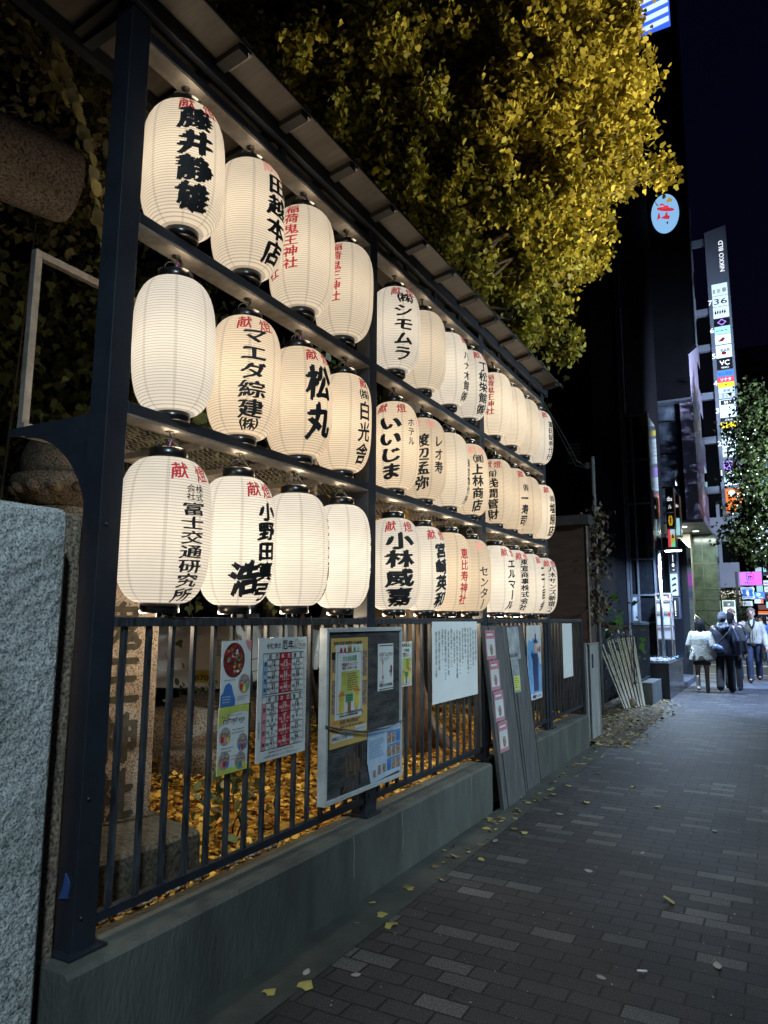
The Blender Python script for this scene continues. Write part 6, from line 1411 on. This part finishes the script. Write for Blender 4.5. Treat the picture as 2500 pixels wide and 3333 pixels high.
mb.tube([q, q + Vector((.0, -.02, -.12)), q + Vector((.005, -.01, -.26))], .008, 6); mb.build('ribbon_bow', M('white_ribbon', (.6, .6, .62), .5), T)
# man in dark hooded jacket beside her
T, G, J, s = person((-1.05, 17.2, 0), -3, 1.70, 'man walking away in a dark navy hooded jacket, grey beanie and wide black trousers', skin2, .16, wide=1.08)
jacket(T, G, J, s, navy, .82, 1.18, 1.22, vox=.014, flare=1.08); trousers(T, G, J, s, blackc, 1.35); shoes(T, G, J, s, M('black_sneaker', (.03, .03, .03), .5)); hairdo(T, G, s, M('grey_beanie_knit', (.05, .055, .075), .9, bump=.5), 'beanie')
mb = MB(); limb(mb, [G(-.10, -.10, 1.44), G(0, -.16, 1.40), G(.10, -.10, 1.44)], [.055 * s, .075 * s, .055 * s]); limb(mb, [G(-.08, -.06, 1.50), G(.08, -.06, 1.50)], [.05 * s, .05 * s]); remesh(mb.build('hood', navy, T), .012, 3)
mb = MB(); limb(mb, [G(-.12, -.25, .98), G(-.06, -.26, .96)], [.10 * s, .085 * s]); o = remesh(mb.build('sling_bag', M('shiny_blue_bag', (.07, .085, .14), .25, var=.3), T), .012, 3)
mb = MB(); mb.tube([G(-.10, -.24, 1.05), G(.02, -.245, 1.2), G(.16, -.20, 1.38), G(.17, -.05, 1.5)], .012, 6); mb.build('bag_strap', blackc, T)
mb = MB()
for sd in (-1, 1): a = J[sd]['ank']; limb(mb, [G(a[0], a[1] - .03, a[2] - .078), G(a[0], a[1] + .15, a[2] - .078)], [.017 * s, .017 * s])
mb.build('shoe_sole', M('white_sole', (.55, .55, .55), .6), T)
# dark-haired person just ahead of him
T, G, J, s = person((-.93, 17.85, 0), -6, 1.70, 'dark-haired person in black walking just ahead of the man in the hooded jacket', skin2, .12)
jacket(T, G, J, s, blackc, .86, 1.1, 1.15); trousers(T, G, J, s, blackc, 1.1); shoes(T, G, J, s, blackc); hairdo(T, G, s, blackh, 'short')
# two men coming towards us
T, G, J, s = person((-1.0, 19.8, 0), 176, 1.79, 'curly-haired man walking towards us in an open dark jacket and jeans', skin, .17, 'pocket')
jacket(T, G, J, s, M('dark_jacket', (.020, .022, .030), .6, var=.3), .90, 1.02, 1.05); trousers(T, G, J, s, denim, 1.2); shoes(T, G, J, s, M('brown_shoe', (.05, .035, .03), .5)); hairdo(T, G, s, brownh, 'curls', 3)
mb = MB(); mb.prism([(-.055, 1.48), (.055, 1.48), (.075, 1.2), (.07, .98), (-.07, .98), (-.075, 1.2)], (0, 0, 0), (1, 0, 0), (0, 0, 1), (0, .01, 0))
def localise(mb, G, y): mb.v = [tuple(G(v[0], v[1] + y(v[2]), v[2])) for v in mb.v]; return mb
fy = lambda z: .185 + (.0 if z > 1.3 else .006) if z < 1.42 else .11
localise(mb, G, lambda z: .182 if z < 1.4 else .105).build('shirt', M('navy_shirt', (.02, .025, .045), .8), T)
mb = MB()
for sd in (-1, 1): mb.tube([G(.06 * sd, .10, 1.50), G(.085 * sd, .178, 1.38), G(.09 * sd, .195, 1.2), G(.085 * sd, .197, .98)], .010, 6)
mb.build('red_lining', M('red_lining', (.24, .07, .07), .7), T)
T, G, J, s = person((-.58, 20.5, 0), 182, 1.82, 'tall curly-haired man walking towards us in a beige and white jacket over dark jeans', skin, .18, 'down', 1.05)
jacket(T, G, J, s, M('beige_shell', (.36, .30, .20), .6, var=.15, scale=1.2, col2=(.52, .52, .48)), .92, 1.06, 1.12); trousers(T, G, J, s, denim, 1.25); shoes(T, G, J, s, blackc); hairdo(T, G, s, M('ash_hair', (.17, .13, .085), .7, var=.4, scale=30), 'curls', 5)
mb = MB(); mb.prism([(-.05, 1.49), (.05, 1.49), (.022, 1.30), (-.022, 1.30)], (0, 0, 0), (1, 0, 0), (0, 0, 1), (0, .01, 0)); localise(mb, G, lambda z: .188 if z < 1.4 else .105).build('shirt', M('white_tee', (.5, .5, .5), .8), T)
mb = MB(); mb.tube([G(0, .198, 1.30), G(0, .208, 1.15), G(0, .205, .93)], .008, 6)
for sd in (-1, 1): mb.tube([G(.06 * sd, .10, 1.52), G(.05 * sd, .185, 1.40), G(.0, .2, 1.28)], .020, 6); mb.tube([G(.10 * sd, .19, 1.24), G(.085 * sd, .20, 1.10)], .006, 5)
mb.build('zip_and_collar', blackc, T)
T, G, J, s = person((-.13, 21.0, 0), 184, 1.72, 'person in a bright blue jacket cut off by the right edge', skin, .15, 'pocket', 1.05)
jacket(T, G, J, s, M('blue_jacket', (.06, .14, .34), .5, var=.2), .86, 1.08, 1.12); trousers(T, G, J, s, M('pale_trousers', (.30, .36, .42), .8), 1.2); shoes(T, G, J, s, blackc); hairdo(T, G, s, blackh, 'short')
for k, (x, y, hh, l) in enumerate(((-.62, 33, 1.66, 'distant dark-haired pedestrian left of the beige jacket'), (-.42, 30, 1.68, 'distant pedestrian in black behind the blue jacket'), (-.78, 36, 1.7, 'farthest pedestrian silhouette in front of the lit shop'))):
    T, G, J, s = person((x, y, 0), (180, 10, 175)[k], hh, l, skin2, .12); jacket(T, G, J, s, blackc, .86, 1.05, 1.1, vox=.02); trousers(T, G, J, s, blackc, 1.1); hairdo(T, G, s, blackh, 'short')

# ------------------------------------------------------------------ street lamps outside the picture, some added for their light
def street_lamp(x, y, h, lx, label, power, col, radius=.15, target=None, spot=150, kind='SPOT', hr=.22):
    T = thing('street_lamp', label, 'street lamp', (x, y, 0), 'street lamps along the kerb'); 
    mb = MB(); mb.tube([(x, y, 0), (x, y, h), (x + (lx - x) * .5, y, h + .25), (lx, y, h + .2)], [.09, .06, .05, .045], 12); mb.build('pole', towm, T)
    mb = MB(); mb.ball((lx, y, h + (.2 if hr > .1 else .0)), hr, 14, sx=1.5, sy=.8, sz=.35); mb.build('lamp_head', trim, T)
    lamp('lamp_light', kind, (lx, y, h + .08), power, col, radius, target or (lx - .6, y, 0), spot, T); return T
street_lamp(3.4, -2.5, 6.2, 2.2, 'tall grey street lamp at the kerb behind the viewer', 2500, COOL, .2, (.6, 1.5, 0), 88)
street_lamp(9.2, 8.0, 6.5, 8.4, 'unseen street lamp across the road, added to light the far railing', 6000, COOL, .2, (-2.2, 9.2, .9), 58)  # added out of view to brighten posters, gate and slats
street_lamp(3.4, 17.5, 6.4, 2.4, 'tall grey street lamp farther along the kerb', 9500, (.36, .55, 1.0), .2, (.3, 18.0, 0), 84)
street_lamp(3.6, 22.0, 7.5, 2.6, 'unseen farthest street lamp, added to brighten the buildings by the side road', 11000, (.62, .76, 1.0), .2, (-1.6, 27.0, 7.0), 125)  # added out of view to lift the dark facades and street tree
street_lamp(3.3, 9.6, 2.6, 2.5, 'unseen low warm lamp, added to light the ginkgo from below', 6200, (1.0, .86, .54), .7, (-1.3, 8.4, 8.4), 66, hr=.07)  # added out of view to give the crown its warm light
